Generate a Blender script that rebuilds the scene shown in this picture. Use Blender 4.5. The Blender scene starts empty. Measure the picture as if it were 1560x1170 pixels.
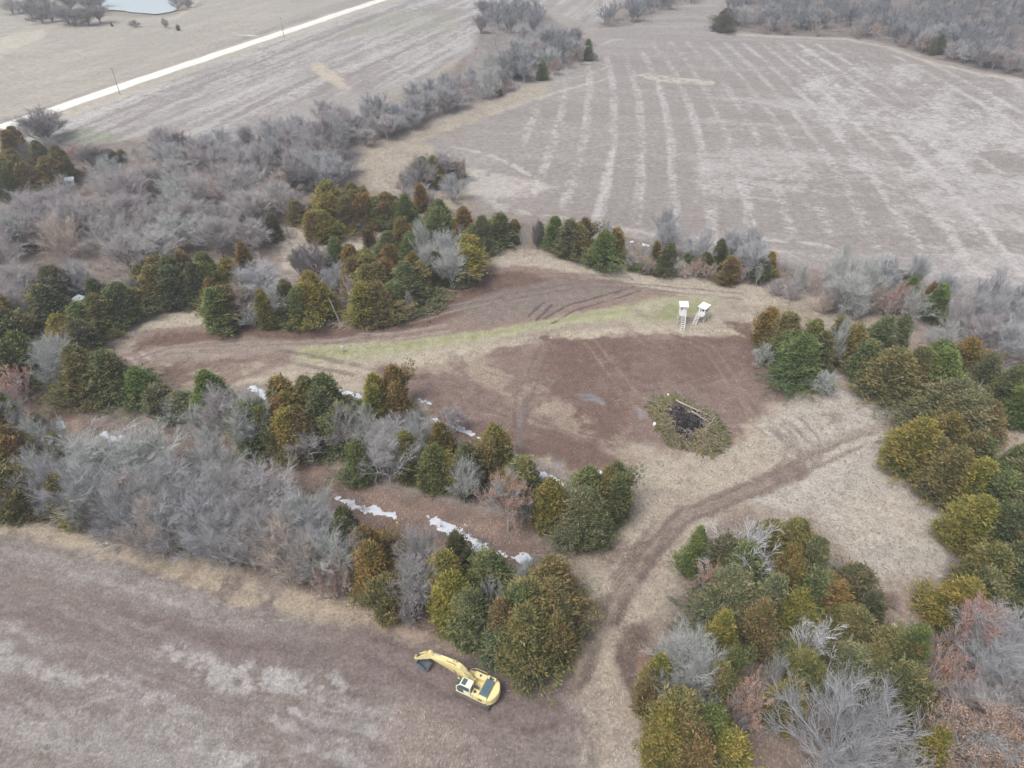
import bpy, math, random
import numpy as np
from math import radians as R_, sin, cos, pi

# ------------------------------------------------------------------ camera, world, sun, exposure
SC = bpy.context.scene
COL = SC.collection
CAM_H, PITCH, FPX = 78.0, R_(37.0), 1040.0           # metres above ground, depression, focal length in photo pixels
cam_d = bpy.data.cameras.new("camera")
cam_d.sensor_width = 36.0
cam_d.lens = 36.0 * FPX / 1560.0
cam_d.clip_start, cam_d.clip_end = 0.5, 12000
cam = bpy.data.objects.new("camera", cam_d)
COL.objects.link(cam)
cam.location = (0, 0, CAM_H)
cam.rotation_euler = (pi / 2 - PITCH, 0, 0)
SC.camera = cam

SUN_EL, SUN_AZ = R_(58), R_(225)                      # azimuth clockwise from +Y
world = bpy.data.worlds.new("World")
SC.world = world
world.use_nodes = True
wn = world.node_tree
bg = wn.nodes["Background"]
sky = wn.nodes.new("ShaderNodeTexSky")
sky.sky_type = 'NISHITA'
sky.sun_disc = False
sky.sun_elevation = SUN_EL
sky.sun_rotation = SUN_AZ
sky.air_density = 1.0
sky.dust_density = 4.0
sky.ozone_density = 1.0
hs = wn.nodes.new("ShaderNodeHueSaturation")
hs.inputs["Saturation"].default_value = 0.5           # a sky of thin even cloud
wn.links.new(sky.outputs[0], hs.inputs["Color"])
wn.links.new(hs.outputs[0], bg.inputs[0])
bg.inputs[1].default_value = 0.14
sun_d = bpy.data.lights.new("sun", 'SUN')
sun_d.energy = 1.5
sun_d.angle = R_(24)
sun_d.color = (1.0, 0.98, 0.95)
sun = bpy.data.objects.new("sun", sun_d)
COL.objects.link(sun)
sun.rotation_euler = (pi / 2 - SUN_EL, 0, -SUN_AZ + pi)
SC.view_settings.view_transform = 'Standard'
SC.view_settings.look = 'None'
SC.view_settings.gamma = 1.0
SC.view_settings.exposure = 0.50
SC.cycles.max_bounces = 5
SC.cycles.diffuse_bounces = 2
SC.cycles.transparent_max_bounces = 4
SC.cycles.volume_bounces = 0
SC.cycles.use_denoising = True

rng = random.Random(11)
nrg = np.random.default_rng(7)

# ------------------------------------------------------------------ numeric helpers
def lat(ix, iy, seed):
    h = (ix.astype(np.int64) * 374761393 + iy.astype(np.int64) * 668265263 + seed * 974634777) & 0xFFFFFFFF
    h = ((h ^ (h >> 13)) * 1274126177) & 0xFFFFFFFF
    return ((h ^ (h >> 16)) & 0xFFFF) / 65535.0

def vnoise(x, y, seed=0):
    fx, fy = np.floor(x), np.floor(y)
    tx, ty = x - fx, y - fy
    tx = tx * tx * (3 - 2 * tx); ty = ty * ty * (3 - 2 * ty)
    a = lat(fx, fy, seed); b = lat(fx + 1, fy, seed); c = lat(fx, fy + 1, seed); d = lat(fx + 1, fy + 1, seed)
    return (a * (1 - tx) + b * tx) * (1 - ty) + (c * (1 - tx) + d * tx) * ty

def fbm(x, y, scale, octs=4, seed=0, rough=0.55):
    x = x / scale; y = y / scale
    s = np.zeros(np.shape(x)); amp = 1.0; tot = 0
    for k in range(octs):
        s = s + vnoise(x, y, seed + k * 17) * amp
        tot += amp; amp *= rough; x = x * 2.03 + 11.7; y = y * 2.03 + 5.3
    return s / tot

def sstep(a, b, x):
    t = np.clip((x - a) / (b - a), 0, 1)
    return t * t * (3 - 2 * t)

def height(x, y):
    x = np.asarray(x, float); y = np.asarray(y, float)
    r = np.hypot(x, y)
    far = np.clip((r - 60) / 300, 0, 1)
    h = 0.35 * np.sin(x * 0.021 + 1.1) * np.cos(y * 0.017 + 0.4) + far * 1.3 * np.sin(x * 0.011 + y * 0.007 + 0.6)
    return h + 0.10 * np.sin(x * 0.19 + 0.7 * np.sin(y * 0.13)) * np.cos(y * 0.16)

SP, CP = sin(PITCH), cos(PITCH)
def ray(u, v):
    a, b = (u - 780) / FPX, (585 - v) / FPX
    return np.array([a, CP + b * SP, -SP + b * CP])
def G(u, v):
    """photo pixel -> the ground point seen there"""
    d = ray(u, v)
    z = 0.0
    for _ in range(5):
        t = (z - CAM_H) / d[2]
        x, y = d[0] * t, d[1] * t
        z = float(height(x, y))
    return np.array([x, y, z])
def proj(p):
    x, y, z = p[0], p[1], p[2] - CAM_H
    dep = y * CP - z * SP
    up = y * SP + z * CP
    return 780 + FPX * x / dep, 585 - FPX * up / dep
def pxm(p):
    return FPX / (p[1] * CP - (p[2] - CAM_H) * SP)       # pixels per metre at a point

def mesh_np(name, V, F, mats=(), fcol=None, vattr=None, smooth=False, mi=None):
    """F: (n,3) or (n,4) index array, or a list of such"""
    Fs = F if isinstance(F, list) else [F]
    Fs = [np.asarray(f) for f in Fs if len(f)]
    me = bpy.data.meshes.new(name)
    V = np.asarray(V, np.float32)
    me.vertices.add(len(V)); me.vertices.foreach_set("co", V.ravel())
    idx = np.concatenate([f.ravel() for f in Fs]).astype(np.int32)
    tot = np.concatenate([np.full(len(f), f.shape[1]) for f in Fs]).astype(np.int32)
    st = np.concatenate([[0], np.cumsum(tot)[:-1]]).astype(np.int32)
    me.loops.add(len(idx)); me.loops.foreach_set("vertex_index", idx)
    me.polygons.add(len(tot)); me.polygons.foreach_set("loop_start", st)
    try: me.polygons.foreach_set("loop_total", tot)
    except Exception: pass
    if mi is not None: me.polygons.foreach_set("material_index", np.asarray(mi, np.int32))
    me.polygons.foreach_set("use_smooth", np.full(len(tot), smooth))
    if fcol is not None:
        a = me.attributes.new("tint", 'FLOAT', 'FACE'); a.data.foreach_set("value", np.asarray(fcol, np.float32))
    for k, arr in (vattr or {}).items():
        arr = np.asarray(arr, np.float32)
        if arr.ndim == 2:
            a = me.attributes.new(k, 'FLOAT_COLOR', 'POINT'); a.data.foreach_set("color", arr.ravel())
        else:
            a = me.attributes.new(k, 'FLOAT', 'POINT'); a.data.foreach_set("value", arr)
    for m in mats: me.materials.append(m)
    me.update(calc_edges=True); me.validate()
    return me

def add(name, me, parent=None, loc=None, rot=None):
    o = bpy.data.objects.new(name, me)
    COL.objects.link(o)
    if parent is not None: o.parent = parent
    if loc is not None: o.location = loc
    if rot is not None: o.rotation_euler = rot
    return o
def tag(o, label=None, cat=None, group=None, kind=None):
    if label: o["label"] = label
    if cat: o["category"] = cat
    if group: o["group"] = group
    if kind: o["kind"] = kind
    return o
def thing(name, label, cat, loc, rz=0, group=None):
    return tag(add(name, None, None, loc, (0, 0, rz)), label, cat, group)

class Geo:
    """collects boxes, tubes, prisms into one mesh"""
    def __init__(s): s.V = []; s.F3 = []; s.F4 = []; s.n = 0
    def raw(s, V, F):
        V = np.asarray(V, float); base = s.n
        s.V.append(V); s.n += len(V)
        for f in F:
            f = [i + base for i in f]
            if len(f) == 3: s.F3.append(f)
            elif len(f) == 4: s.F4.append(f)
            else:
                for k in range(1, len(f) - 1): s.F3.append([f[0], f[k], f[k + 1]])
        return s
    def box(s, c, d, rz=0, rx=0, ry=0, taper=(1, 1)):
        x, y, z = d[0] / 2, d[1] / 2, d[2] / 2
        P = []
        for zz, kx, ky in ((-z, 1, 1), (z, taper[0], taper[1])):
            for sx, sy in ((-1, -1), (1, -1), (1, 1), (-1, 1)): P.append([sx * x * kx, sy * y * ky, zz])
        P = np.array(P)
        def rot(P, a, i, j):
            if a:
                ca, sa = cos(a), sin(a); q = P.copy()
                q[:, i] = ca * P[:, i] - sa * P[:, j]; q[:, j] = sa * P[:, i] + ca * P[:, j]; return q
            return P
        P = rot(P, rx, 1, 2); P = rot(P, -ry, 0, 2); P = rot(P, rz, 0, 1)
        return s.raw(P + np.array(c), [[3, 2, 1, 0], [4, 5, 6, 7], [0, 1, 5, 4], [1, 2, 6, 5], [2, 3, 7, 6], [3, 0, 4, 7]])
    def prism(s, outline, y0, y1, bevel=0.0):
        """outline in (x, z), extruded along y with an optional chamfer"""
        o = np.array(outline, float); n = len(o)
        c = o.mean(0)
        rings = [(y0, bevel), (y0 + bevel, 0), (y1 - bevel, 0), (y1, bevel)] if bevel else [(y0, 0), (y1, 0)]
        V = []
        for yy, b in rings:
            dvec = o - c; L = np.linalg.norm(dvec, axis=1, keepdims=True)
            q = c + dvec * (1 - b / np.maximum(L, 1e-6))
            for p in q: V.append([p[0], yy, p[1]])
        F = [list(range(n)), list(range(len(V) - 1, len(V) - n - 1, -1))]
        for k in range(len(rings) - 1):
            for i in range(n):
                j = (i + 1) % n
                F.append([k * n + i, (k + 1) * n + i, (k + 1) * n + j, k * n + j])
        return s.raw(V, F)
    def vprism(s, outline, z0, z1, bevel=0.0, top_bevel=True):
        o = np.array(outline, float); n = len(o); c = o.mean(0)
        rings = [(z0, 0), (z1 - bevel, 0), (z1, bevel)] if bevel else [(z0, 0), (z1, 0)]
        V = []
        for zz, b in rings:
            dv = o - c; L = np.linalg.norm(dv, axis=1, keepdims=True)
            for p in c + dv * (1 - b / np.maximum(L, 1e-6)): V.append([p[0], p[1], zz])
        F = [list(range(n - 1, -1, -1)), list(range(len(V) - n, len(V)))]
        for k in range(len(rings) - 1):
            for i in range(n):
                j = (i + 1) % n
                F.append([k * n + i, k * n + j, (k + 1) * n + j, (k + 1) * n + i])
        return s.raw(V, F)
    def tube(s, p0, p1, r0, r1=None, n=8):
        r1 = r0 if r1 is None else r1
        p0, p1 = np.array(p0, float), np.array(p1, float)
        d = p1 - p0; d /= np.linalg.norm(d)
        a = np.cross(d, [0, 0, 1.0]);
        if np.linalg.norm(a) < 1e-3: a = np.array([1.0, 0, 0])
        a /= np.linalg.norm(a); b = np.cross(d, a)
        V = []
        for p, r in ((p0, r0), (p1, r1)):
            for k in range(n):
                t = 2 * pi * k / n; V.append(p + r * (cos(t) * a + sin(t) * b))
        F = [[i, (i + 1) % n, n + (i + 1) % n, n + i] for i in range(n)] + [list(range(n - 1, -1, -1)), list(range(n, 2 * n))]
        return s.raw(V, F)
    def mesh(s, name, mat, smooth=False):
        F = []
        if s.F3: F.append(np.array(s.F3))
        if s.F4: F.append(np.array(s.F4))
        return mesh_np(name, np.concatenate(s.V), F, [mat] if mat else [], smooth=smooth)
    def build(s, name, mat, parent=None, **k):
        return add(name, s.mesh(name, mat), parent, **k)

# ------------------------------------------------------------------ materials
def nt(name, rough=0.9, spec=0.2):
    m = bpy.data.materials.new(name); m.use_nodes = True
    n = m.node_tree; b = n.nodes["Principled BSDF"]
    b.inputs["Roughness"].default_value = rough
    b.inputs["Specular IOR Level"].default_value = spec
    return m, n, b
def srgb(r, g, b):
    f = lambda c: (c / 255 / 12.92) if c / 255 <= 0.04045 else ((c / 255 + 0.055) / 1.055) ** 2.4
    return (f(r), f(g), f(b), 1.0)
def mix(n, fac, a, b, mode='MIX'):
    m = n.nodes.new("ShaderNodeMix"); m.data_type = 'RGBA'; m.blend_type = mode
    def put(sock, v):
        if isinstance(v, bpy.types.NodeSocket): n.links.new(v, sock)
        elif hasattr(v, '__len__'): sock.default_value = (*v[:3], 1.0)
        else: sock.default_value = v
    put(m.inputs[0], fac); put(m.inputs[6], a); put(m.inputs[7], b)
    return m.outputs[2]
def noise(n, scale, detail=3, rough=0.6, coord='Object', stretch=None):
    tc = n.nodes.new("ShaderNodeTexCoord"); out = tc.outputs[coord]
    if stretch:
        mp = n.nodes.new("ShaderNodeMapping"); mp.inputs["Scale"].default_value = stretch
        n.links.new(out, mp.inputs[0]); out = mp.outputs[0]
    t = n.nodes.new("ShaderNodeTexNoise"); t.inputs["Scale"].default_value = scale
    t.inputs["Detail"].default_value = detail; t.inputs["Roughness"].default_value = rough
    n.links.new(out, t.inputs["Vector"]); return t.outputs["Fac"]
def ramp(n, fac, lo, hi, a=0.0, b=1.0):
    m = n.nodes.new("ShaderNodeMapRange"); m.clamp = True
    n.links.new(fac, m.inputs[0])
    for i, v in zip((1, 2, 3, 4), (lo, hi, a, b)): m.inputs[i].default_value = v
    return m.outputs[0]
def attr(n, name):
    a = n.nodes.new("ShaderNodeAttribute"); a.attribute_name = name; return a
def objcol(n):
    return n.nodes.new("ShaderNodeObjectInfo").outputs["Color"]
def bump(n, b, h, strength, dist):
    bm = n.nodes.new("ShaderNodeBump"); bm.inputs["Strength"].default_value = strength; bm.inputs["Distance"].default_value = dist
    n.links.new(h, bm.inputs["Height"]); n.links.new(bm.outputs[0], b.inputs["Normal"])

def simple(name, col, rough=0.7, spec=0.3, var=0.25, scale=2.0, dirt=None):
    m, n, b = nt(name, rough, spec)
    f = noise(n, scale, 5, 0.65)
    dk = tuple(c * (1 - var) for c in col[:3])
    c = mix(n, ramp(n, f, 0.3, 0.7), dk, col)
    if dirt:
        f2 = noise(n, scale * 2.7, 6, 0.7)
        c = mix(n, ramp(n, f2, 0.52, 0.72, 0, 0.7), c, dirt)
    n.links.new(c, b.inputs["Base Color"])
    return m
# ------------------------------------------------------------------ ground sheet with its soils and grasses
def grid():
    rs = [1.0, 6, 12, 18, 23, 27.0]
    r = 28.0
    while r < 900:
        rs.append(r); r += 0.19 + 7.5e-6 * r * r
    while r < 9000:
        rs.append(r); r *= 1.15
    rs.append(9500)
    fine = np.arange(-61, 61.01, 0.115)
    coarse = np.arange(64, 296.1, 4)
    az = np.radians(np.concatenate([fine, coarse]))
    return np.array(rs), az
rs, az = grid()
RR, AA = np.meshgrid(rs, az, indexing='ij')
GX, GY = RR * np.sin(AA), RR * np.cos(AA)
shape = GX.shape
gx, gy = GX.ravel(), GY.ravel()
active = (np.abs(((np.degrees(AA) + 180) % 360) - 180).ravel() < 62) & (RR.ravel() > 27)
ai = np.nonzero(active)[0]
X, Y = gx[ai], gy[ai]
WX = fbm(X, Y, 6, 4, 3) - .5
WY = fbm(X, Y, 6, 4, 41) - .5
N1 = fbm(X, Y, 14, 5, 5); N2 = fbm(X, Y, 3.2, 4, 9); N3 = fbm(X, Y, 40, 4, 13); N4 = fbm(X, Y, 1.1, 3, 19); N5 = vnoise(X / .42, Y / .42, 23)
WX += (fbm(X, Y, 1.2, 3, 29) - .5) * .35; WY += (fbm(X, Y, 1.2, 3, 30) - .5) * .35
FINE = (N2 - .5) * .30 + (N4 - .5) * .34 + (N5 - .5) * .16
COLR = np.tile(np.array(srgb(150, 138, 128)[:3]), (len(X), 1))
STRAW = np.full(len(X), 0.25); WET = np.zeros(len(X))

def px2w(pts): return np.array([G(u, v)[:2] for u, v in pts])
def sdist(P, poly, closed=True):
    """signed distance (negative inside) to a polygon, or plain distance to a polyline"""
    px, py = P
    d2 = np.full(px.shape, 1e18); ins = np.zeros(px.shape, bool)
    n = len(poly)
    for i in range(n if closed else n - 1):
        ax, ay = poly[i]; bx, by = poly[(i + 1) % n]
        ex, ey = bx - ax, by - ay
        t = np.clip(((px - ax) * ex + (py - ay) * ey) / max(ex * ex + ey * ey, 1e-9), 0, 1)
        d2 = np.minimum(d2, (px - ax - t * ex) ** 2 + (py - ay - t * ey) ** 2)
        if closed and ay != by:
            c = ((ay > py) != (by > py)) & (px < (bx - ax) * (py - ay) / (by - ay) + ax)
            ins ^= c
    d = np.sqrt(d2)
    return np.where(ins, -d, d) if closed else d
def zone(pts, feather=1.0, warp=2.0, closed=True, width=0.0):
    """mask 0..1 over the active vertices and the index of those it touches"""
    w = px2w(pts)
    pad = feather + warp + width + 2
    m = (X > w[:, 0].min() - pad) & (X < w[:, 0].max() + pad) & (Y > w[:, 1].min() - pad) & (Y < w[:, 1].max() + pad)
    ii = np.nonzero(m)[0]
    d = sdist((X[ii] + WX[ii] * warp * 2, Y[ii] + WY[ii] * warp * 2), w, closed)
    if not closed: d = d - width
    return ii, 1 - sstep(-feather, feather, d)
def paint(pts, col, feather=1.0, warp=2.0, amt=1.0, brk=None, straw=None, wet=None, closed=True, width=0.0, lo=.35, hi=.65):
    ii, m = zone(pts, feather, warp, closed, width)
    m = m * amt
    if brk is not None: m = m * sstep(lo, hi, brk[ii] + FINE[ii] * .6)
    else: m = m * np.clip(1 + FINE[ii] * 1.2, 0, 1)
    c = np.array(srgb(*col)[:3])
    COLR[ii] += (c - COLR[ii]) * m[:, None]
    if straw is not None: STRAW[ii] += (straw - STRAW[ii]) * m
    if wet is not None: WET[ii] += (wet - WET[ii]) * m
    return ii, m
def line(pts, col, width, **k): return paint(pts, col, closed=False, width=width, **k)

def stripes(pts, col, direction, spacing, frac, seed, warp=1.2, amt=1.0, lo=.42, hi=.62, curve=0.0, stretch=6):
    """straw left in parallel rows across a field"""
    ii, m = zone(pts, 2.0, 1.5)
    dx, dy = direction; L = math.hypot(dx, dy); dx /= L; dy /= L
    x, y = X[ii], Y[ii]
    al = x * dx + y * dy; s = -x * dy + y * dx
    s = s + curve * ((al - 230) / 100) ** 2 + (fbm(x, y, 30, 3, seed) - .5) * 3 * warp + (fbm(x, y, 4, 3, seed + 3) - .5) * 2.2 * warp
    k = np.floor(s / spacing)
    ph = np.abs((s / spacing) % 1 - 0.5) * 2
    line_m = 1 - sstep(frac * .45, frac * 1.4, ph)
    br = fbm(al / stretch, s, 3.5, 4, seed + 9) * .6 + fbm(x, y, 1.3, 3, seed + 21) * .4 + (lat(k, k * 0, seed) - .5) * .22
    mm = line_m * sstep(lo - .1, hi + .1, br + FINE[ii] * 1.1) * m * amt
    COLR[ii] += (np.array(srgb(*col)[:3]) - COLR[ii]) * mm[:, None]
    STRAW[ii] += (0.8 - STRAW[ii]) * mm
def streaks(pts, col, direction, length, width, seed, lo=.5, hi=.66, amt=1.0, straw=0.8):
    ii, m = zone(pts, 2.0, 1.5)
    dx, dy = direction; L = math.hypot(dx, dy); dx /= L; dy /= L
    x, y = X[ii] + WX[ii] * 3, Y[ii] + WY[ii] * 3
    al = x * dx + y * dy; s = -x * dy + y * dx
    f = fbm(al / (length / width), s, width, 5, seed, .6)
    mm = sstep(lo - .07, hi + .09, f + FINE[ii] * .9) * m * amt
    COLR[ii] += (np.array(srgb(*col)[:3]) - COLR[ii]) * mm[:, None]
    STRAW[ii] += (straw - STRAW[ii]) * mm

def wdir(p, q):
    a, b = G(*p), G(*q); return (b[0] - a[0], b[1] - a[1])
ROAD_DIR = wdir((90, 166), (560, 4))
ROW_DIR = (sin(R_(9.5)), cos(R_(9.5)))

# far land and the two arable fields behind
paint([(-900, -120), (2600, -120), (2600, 240), (-900, 260)], (164, 157, 150), 3, 5, brk=N3, lo=.1, hi=.5)
F_LEFT = [(-60, 205), (90, 168), (300, 95), (590, -5), (760, -30), (960, -40), (930, 20), (905, 42), (840, 15), (790, 2), (742, 4), (735, 30), (705, 95), (620, 130), (470, 150), (360, 215), (200, 230), (60, 235)]
paint(F_LEFT, (150, 142, 137), 2, 2, straw=.35)
streaks(F_LEFT, (186, 182, 178), ROAD_DIR, 60, 5, 31, .46, .62, .9)
streaks(F_LEFT, (190, 186, 181), ROAD_DIR, 90, 3.5, 37, .50, .62, .8)
streaks(F_LEFT, (136, 126, 121), ROAD_DIR, 50, 9, 39, .5, .7, .6, .2)
paint([(500, 60), (600, 15), (700, 20), (690, 50), (600, 50)], (160, 160, 140), 5, 4, .5)
paint([(100, 205), (140, 195), (190, 212), (120, 222)], (140, 150, 120), 3, 2, .7)
paint([(470, 98), (490, 96), (520, 120), (535, 135), (515, 135), (490, 118)], (196, 182, 160), 1.5, 2, .9, straw=1)
line([(550, 60), (565, 70), (590, 95), (640, 130)], (186, 180, 170), 1.0, feather=1.2, warp=1.5, amt=.8, brk=N2)
line([(0, 85), (300, 52), (420, 48), (560, 40)], (178, 172, 160), .6, feather=1, amt=.0)
# pasture across the road
PAST = [(-200, 240), (-40, 200), (70, 160), (300, 85), (575, -14), (300, -40), (-300, -40)]
paint(PAST, (172, 165, 152), 2, 2, straw=.5)
streaks(PAST, (190, 182, 167), ROAD_DIR, 40, 8, 51, .45, .7, .7)
streaks(PAST, (160, 152, 140), (1, .1), 50, 5, 57, .55, .7, .5)
paint([(-30, 75), (20, 50), (75, 42), (60, 60), (20, 75), (-30, 110)], (200, 190, 172), 2, 3, .8)
line([(-20, 80), (20, 86), (80, 88)], (150, 142, 130), 1.0, feather=1.5, amt=.6)
line([(-20, 60), (60, 45), (160, 38), (250, 42), (340, 50)], (150, 140, 126), 1.6, feather=1.5, warp=3, amt=.6, brk=N2)
paint([(150, -6), (290, -6), (310, 8), (262, 24), (220, 26), (150, 24)], (150, 138, 122), 3, 2, .7)
line([(300, 0), (290, 15), (262, 30)], (200, 190, 172), 1.5, feather=1.5, amt=.8)
line([(365, 53), (388, 55)], (225, 220, 210), 1.6, feather=1, amt=.9)
line([(75, 176), (590, 0)], (188, 180, 162), 9.5, feather=2, warp=2, amt=.85, straw=.7)
line([(60, 160), (560, -8)], (150, 142, 132), 1.2, feather=1.2, warp=2, amt=.5, brk=N2)
# big field on the right
F_RIGHT = [(905, 45), (960, 40), (1010, 12), (1090, 10), (1090, 45), (1180, 53), (1290, 56), (1350, 66), (1420, 88), (1500, 108), (1700, 150),
           (1900, 620), (1560, 520), (1470, 470), (1300, 425), (1180, 405), (1000, 385), (880, 345), (760, 325), (705, 290), (690, 250), (620, 235), (560, 230), (540, 215), (620, 195), (740, 150), (850, 120), (910, 90)]
paint(F_RIGHT, (154, 146, 140), 2, 2, straw=.35)
streaks(F_RIGHT, (144, 135, 129), (1, -.15), 80, 12, 61, .45, .7, .6, .2)
streaks(F_RIGHT, (172, 166, 162), (1, -.12), 60, 10, 67, .52, .70, .55)
stripes([(800, 105), (905, 92), (1000, 62), (1250, 66), (1420, 95), (1700, 160), (1900, 500), (1560, 470), (1300, 400), (1000, 365), (880, 325), (790, 290)],
        (192, 187, 183), ROW_DIR, 10.4, .32, 71, .30, .85, .41, .64, curve=-4)
streaks([(1200, 70), (1560, 120), (1600, 300), (1300, 260), (1230, 160)], (194, 189, 186), (.6, 1), 40, 10, 73, .46, .66, .85)
streaks([(1080, 130), (1560, 200), (1700, 480), (1300, 400), (1050, 330)], (188, 183, 179), (1, -.3), 40, 14, 79, .5, .7, .7)
paint([(966, 113), (990, 112), (1040, 118), (1088, 124), (1085, 130), (1035, 126), (990, 122)], (192, 184, 168), .7, 2.0, .85, brk=N2, lo=.2, hi=.5, straw=.8)
for q in ([(905, 72), (935, 60), (960, 60)], [(905, 95), (930, 100), (900, 112), (830, 130)], [(600, 215), (700, 190), (800, 155), (870, 135), (930, 118)], [(650, 205), (760, 170), (850, 140), (900, 125)]):
    line(q, (192, 186, 178), 1.0, feather=1, warp=1.5, amt=.75, brk=N2, lo=.3, hi=.55)
line([(690, 225), (730, 232), (770, 245), (800, 262), (815, 275)], (196, 190, 182), 1.0, feather=1, warp=1.5, amt=.85, brk=N2, lo=.25, hi=.5)
line([(745, 300), (765, 315), (800, 325), (860, 332), (960, 350), (1060, 362), (1200, 385)], (192, 185, 177), 1.2, feather=1.4, warp=2, amt=.7, brk=N2, lo=.3, hi=.55)
line([(1120, 350), (1180, 366), (1260, 376)], (195, 190, 184), 1.0, feather=1, warp=1.5, amt=.8, brk=N2)
line([(1085, 50), (1180, 56), (1290, 60), (1350, 72), (1415, 94), (1500, 114), (1600, 130)], (196, 186, 166), 1.6, feather=2, warp=2, amt=.9)
line([(905, 45), (960, 38), (1010, 10), (1090, 8)], (190, 182, 168), 2, feather=2, warp=2, amt=.7)
# grass headland west of the big field
HEAD = [(520, 230), (560, 205), (640, 190), (740, 150), (850, 120), (830, 145), (700, 195), (640, 215), (690, 240), (720, 290), (700, 330), (620, 300), (525, 275)]
paint(HEAD, (180, 168, 148), 1.8, 2, .9, straw=.8)
paint(HEAD, (160, 146, 130), 1.5, 3, .6, brk=N2, straw=.6)
line([(570, 225), (640, 205), (700, 200), (700, 225)], (150, 138, 124), 1.4, feather=1.5, warp=2, amt=.5)
paint([(700, 255), (740, 258), (800, 275), (850, 285), (800, 300), (720, 300)], (190, 182, 172), 1.5, 2, .8, brk=N1, lo=.3, hi=.5)
paint([(330, 60), (340, 60), (345, 66)], (190, 182, 172), 1.5, 2, .0)
# wooded draws: leaf litter and dead grass, colours darkened for the shade under the trees
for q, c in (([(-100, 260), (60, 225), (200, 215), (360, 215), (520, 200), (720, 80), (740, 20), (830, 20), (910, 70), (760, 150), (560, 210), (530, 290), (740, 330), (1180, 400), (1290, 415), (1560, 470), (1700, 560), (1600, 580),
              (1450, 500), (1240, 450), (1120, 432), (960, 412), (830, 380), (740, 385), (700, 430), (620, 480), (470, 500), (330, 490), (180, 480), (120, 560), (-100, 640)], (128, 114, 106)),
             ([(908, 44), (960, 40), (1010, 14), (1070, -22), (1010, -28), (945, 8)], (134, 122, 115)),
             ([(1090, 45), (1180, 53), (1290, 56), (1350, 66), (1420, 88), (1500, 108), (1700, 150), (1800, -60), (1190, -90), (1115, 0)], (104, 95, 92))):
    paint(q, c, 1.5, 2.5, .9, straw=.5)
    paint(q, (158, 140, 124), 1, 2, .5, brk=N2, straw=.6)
paint([(500, 225), (560, 198), (690, 150), (735, 40), (745, 10), (830, 15), (910, 80), (760, 152), (560, 222), (530, 300), (500, 290)], (148, 139, 134), 2, 2.5, .85, straw=.4)
line([(690, 95), (640, 135), (600, 165)], (178, 168, 150), 3, feather=2, warp=3, amt=.6)
paint([(-100, 640), (60, 560), (110, 560), (140, 640), (280, 650), (420, 690), (560, 740), (700, 770), (860, 840), (880, 1030), (760, 985), (620, 965), (420, 880), (180, 800), (-100, 770)], (126, 104, 93), 1.2, 2, .95, straw=.6)  # hedgerow litter, its brown lowered to include shade below the crowns
paint([(40, 545), (80, 550), (110, 620), (130, 660), (100, 680), (60, 620)], (168, 144, 126), 1, 2, .8, straw=.9)
paint([(440, 690), (560, 735), (680, 765), (800, 800), (800, 835), (690, 800), (560, 770), (440, 720)], (150, 124, 110), 1, 1.5, .9, brk=N2, lo=.3, hi=.55, straw=.7)
paint([(-100, 300), (0, 298), (70, 285), (60, 305), (0, 318), (-100, 330)], (172, 160, 146), 1, 1, .9, straw=.7)
paint([(425, 345), (480, 345), (500, 370), (470, 420), (430, 410)], (182, 170, 152), 1, 1.5, .9, straw=.9)
paint([(508, 342), (600, 345), (640, 352), (600, 385), (570, 372), (540, 385), (515, 362)], (188, 176, 158), .8, 1, .95, straw=.9)
paint([(525, 355), (590, 352), (600, 362), (540, 368)], (150, 132, 122), .8, 1, .8)
# the clearing
CLEAR = [(150, 508), (215, 480), (270, 466), (318, 462), (320, 490), (430, 500), (560, 490), (650, 470), (700, 430), (735, 383), (820, 380), (960, 412), (1110, 432), (1240, 452), (1380, 500), (1420, 520), (1330, 545), (1240, 560),
         (1310, 590), (1420, 605), (1420, 650), (1350, 690), (1430, 760), (1460, 880), (1420, 940), (1330, 950), (1250, 830), (1150, 780), (1080, 800), (1040, 860), (1000, 960), (990, 1060), (1000, 1180), (900, 1180), (850, 1050), (880, 1030), (890, 900), (850, 840), (930, 840),
         (960, 760), (860, 720), (700, 660), (560, 600), (400, 585), (240, 590), (180, 560)]
paint(CLEAR, (178, 164, 144), 1.0, 1.2, 1, straw=.9)
paint(CLEAR, (158, 142, 128), 1, 2, .7, brk=N1, straw=.6)
# straw-pale grass around the brown soil
paint([(150, 508), (215, 480), (270, 466), (318, 462), (322, 492), (250, 500), (170, 530)], (186, 174, 154), .8, 1, .9, straw=1)
paint([(735, 383), (900, 400), (1110, 432), (1240, 452), (1200, 470), (1100, 455), (950, 432), (840, 420), (740, 398)], (180, 168, 150), 1.0, 2, .8, straw=.9)
DIRT_N = [(155, 530), (230, 500), (330, 492), (480, 502), (600, 488), (680, 460), (720, 405), (800, 405), (900, 420), (1000, 440), (1060, 455), (960, 465), (860, 482), (720, 510), (560, 528), (450, 535), (440, 555), (330, 590), (240, 590), (190, 560)]
paint(DIRT_N, (142, 121, 109), 1.0, 1.6, .95, straw=.3)
for q in ([(190, 530), (260, 505), (400, 500), (600, 495), (700, 450), (770, 430), (780, 450), (680, 490), (500, 520), (350, 522), (230, 530)],
          [(700, 415), (790, 412), (850, 430), (800, 445), (720, 450), (690, 440)], [(860, 425), (905, 430), (890, 440), (850, 440)],
          [(240, 560), (420, 545), (430, 560), (330, 590), (250, 585)]):
    paint(q, (114, 90, 78), 1.2, 2.8, .9, brk=N1, lo=.25, hi=.55, straw=.2)
paint([(180, 545), (300, 520), (450, 515), (560, 510), (440, 535), (300, 550)], (162, 148, 136), 1, 1.5, .7, straw=.5)
paint([(230, 580), (330, 560), (440, 545), (420, 560), (300, 590)], (178, 162, 142), 1, 1.5, .7, brk=N2, straw=.8)
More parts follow.
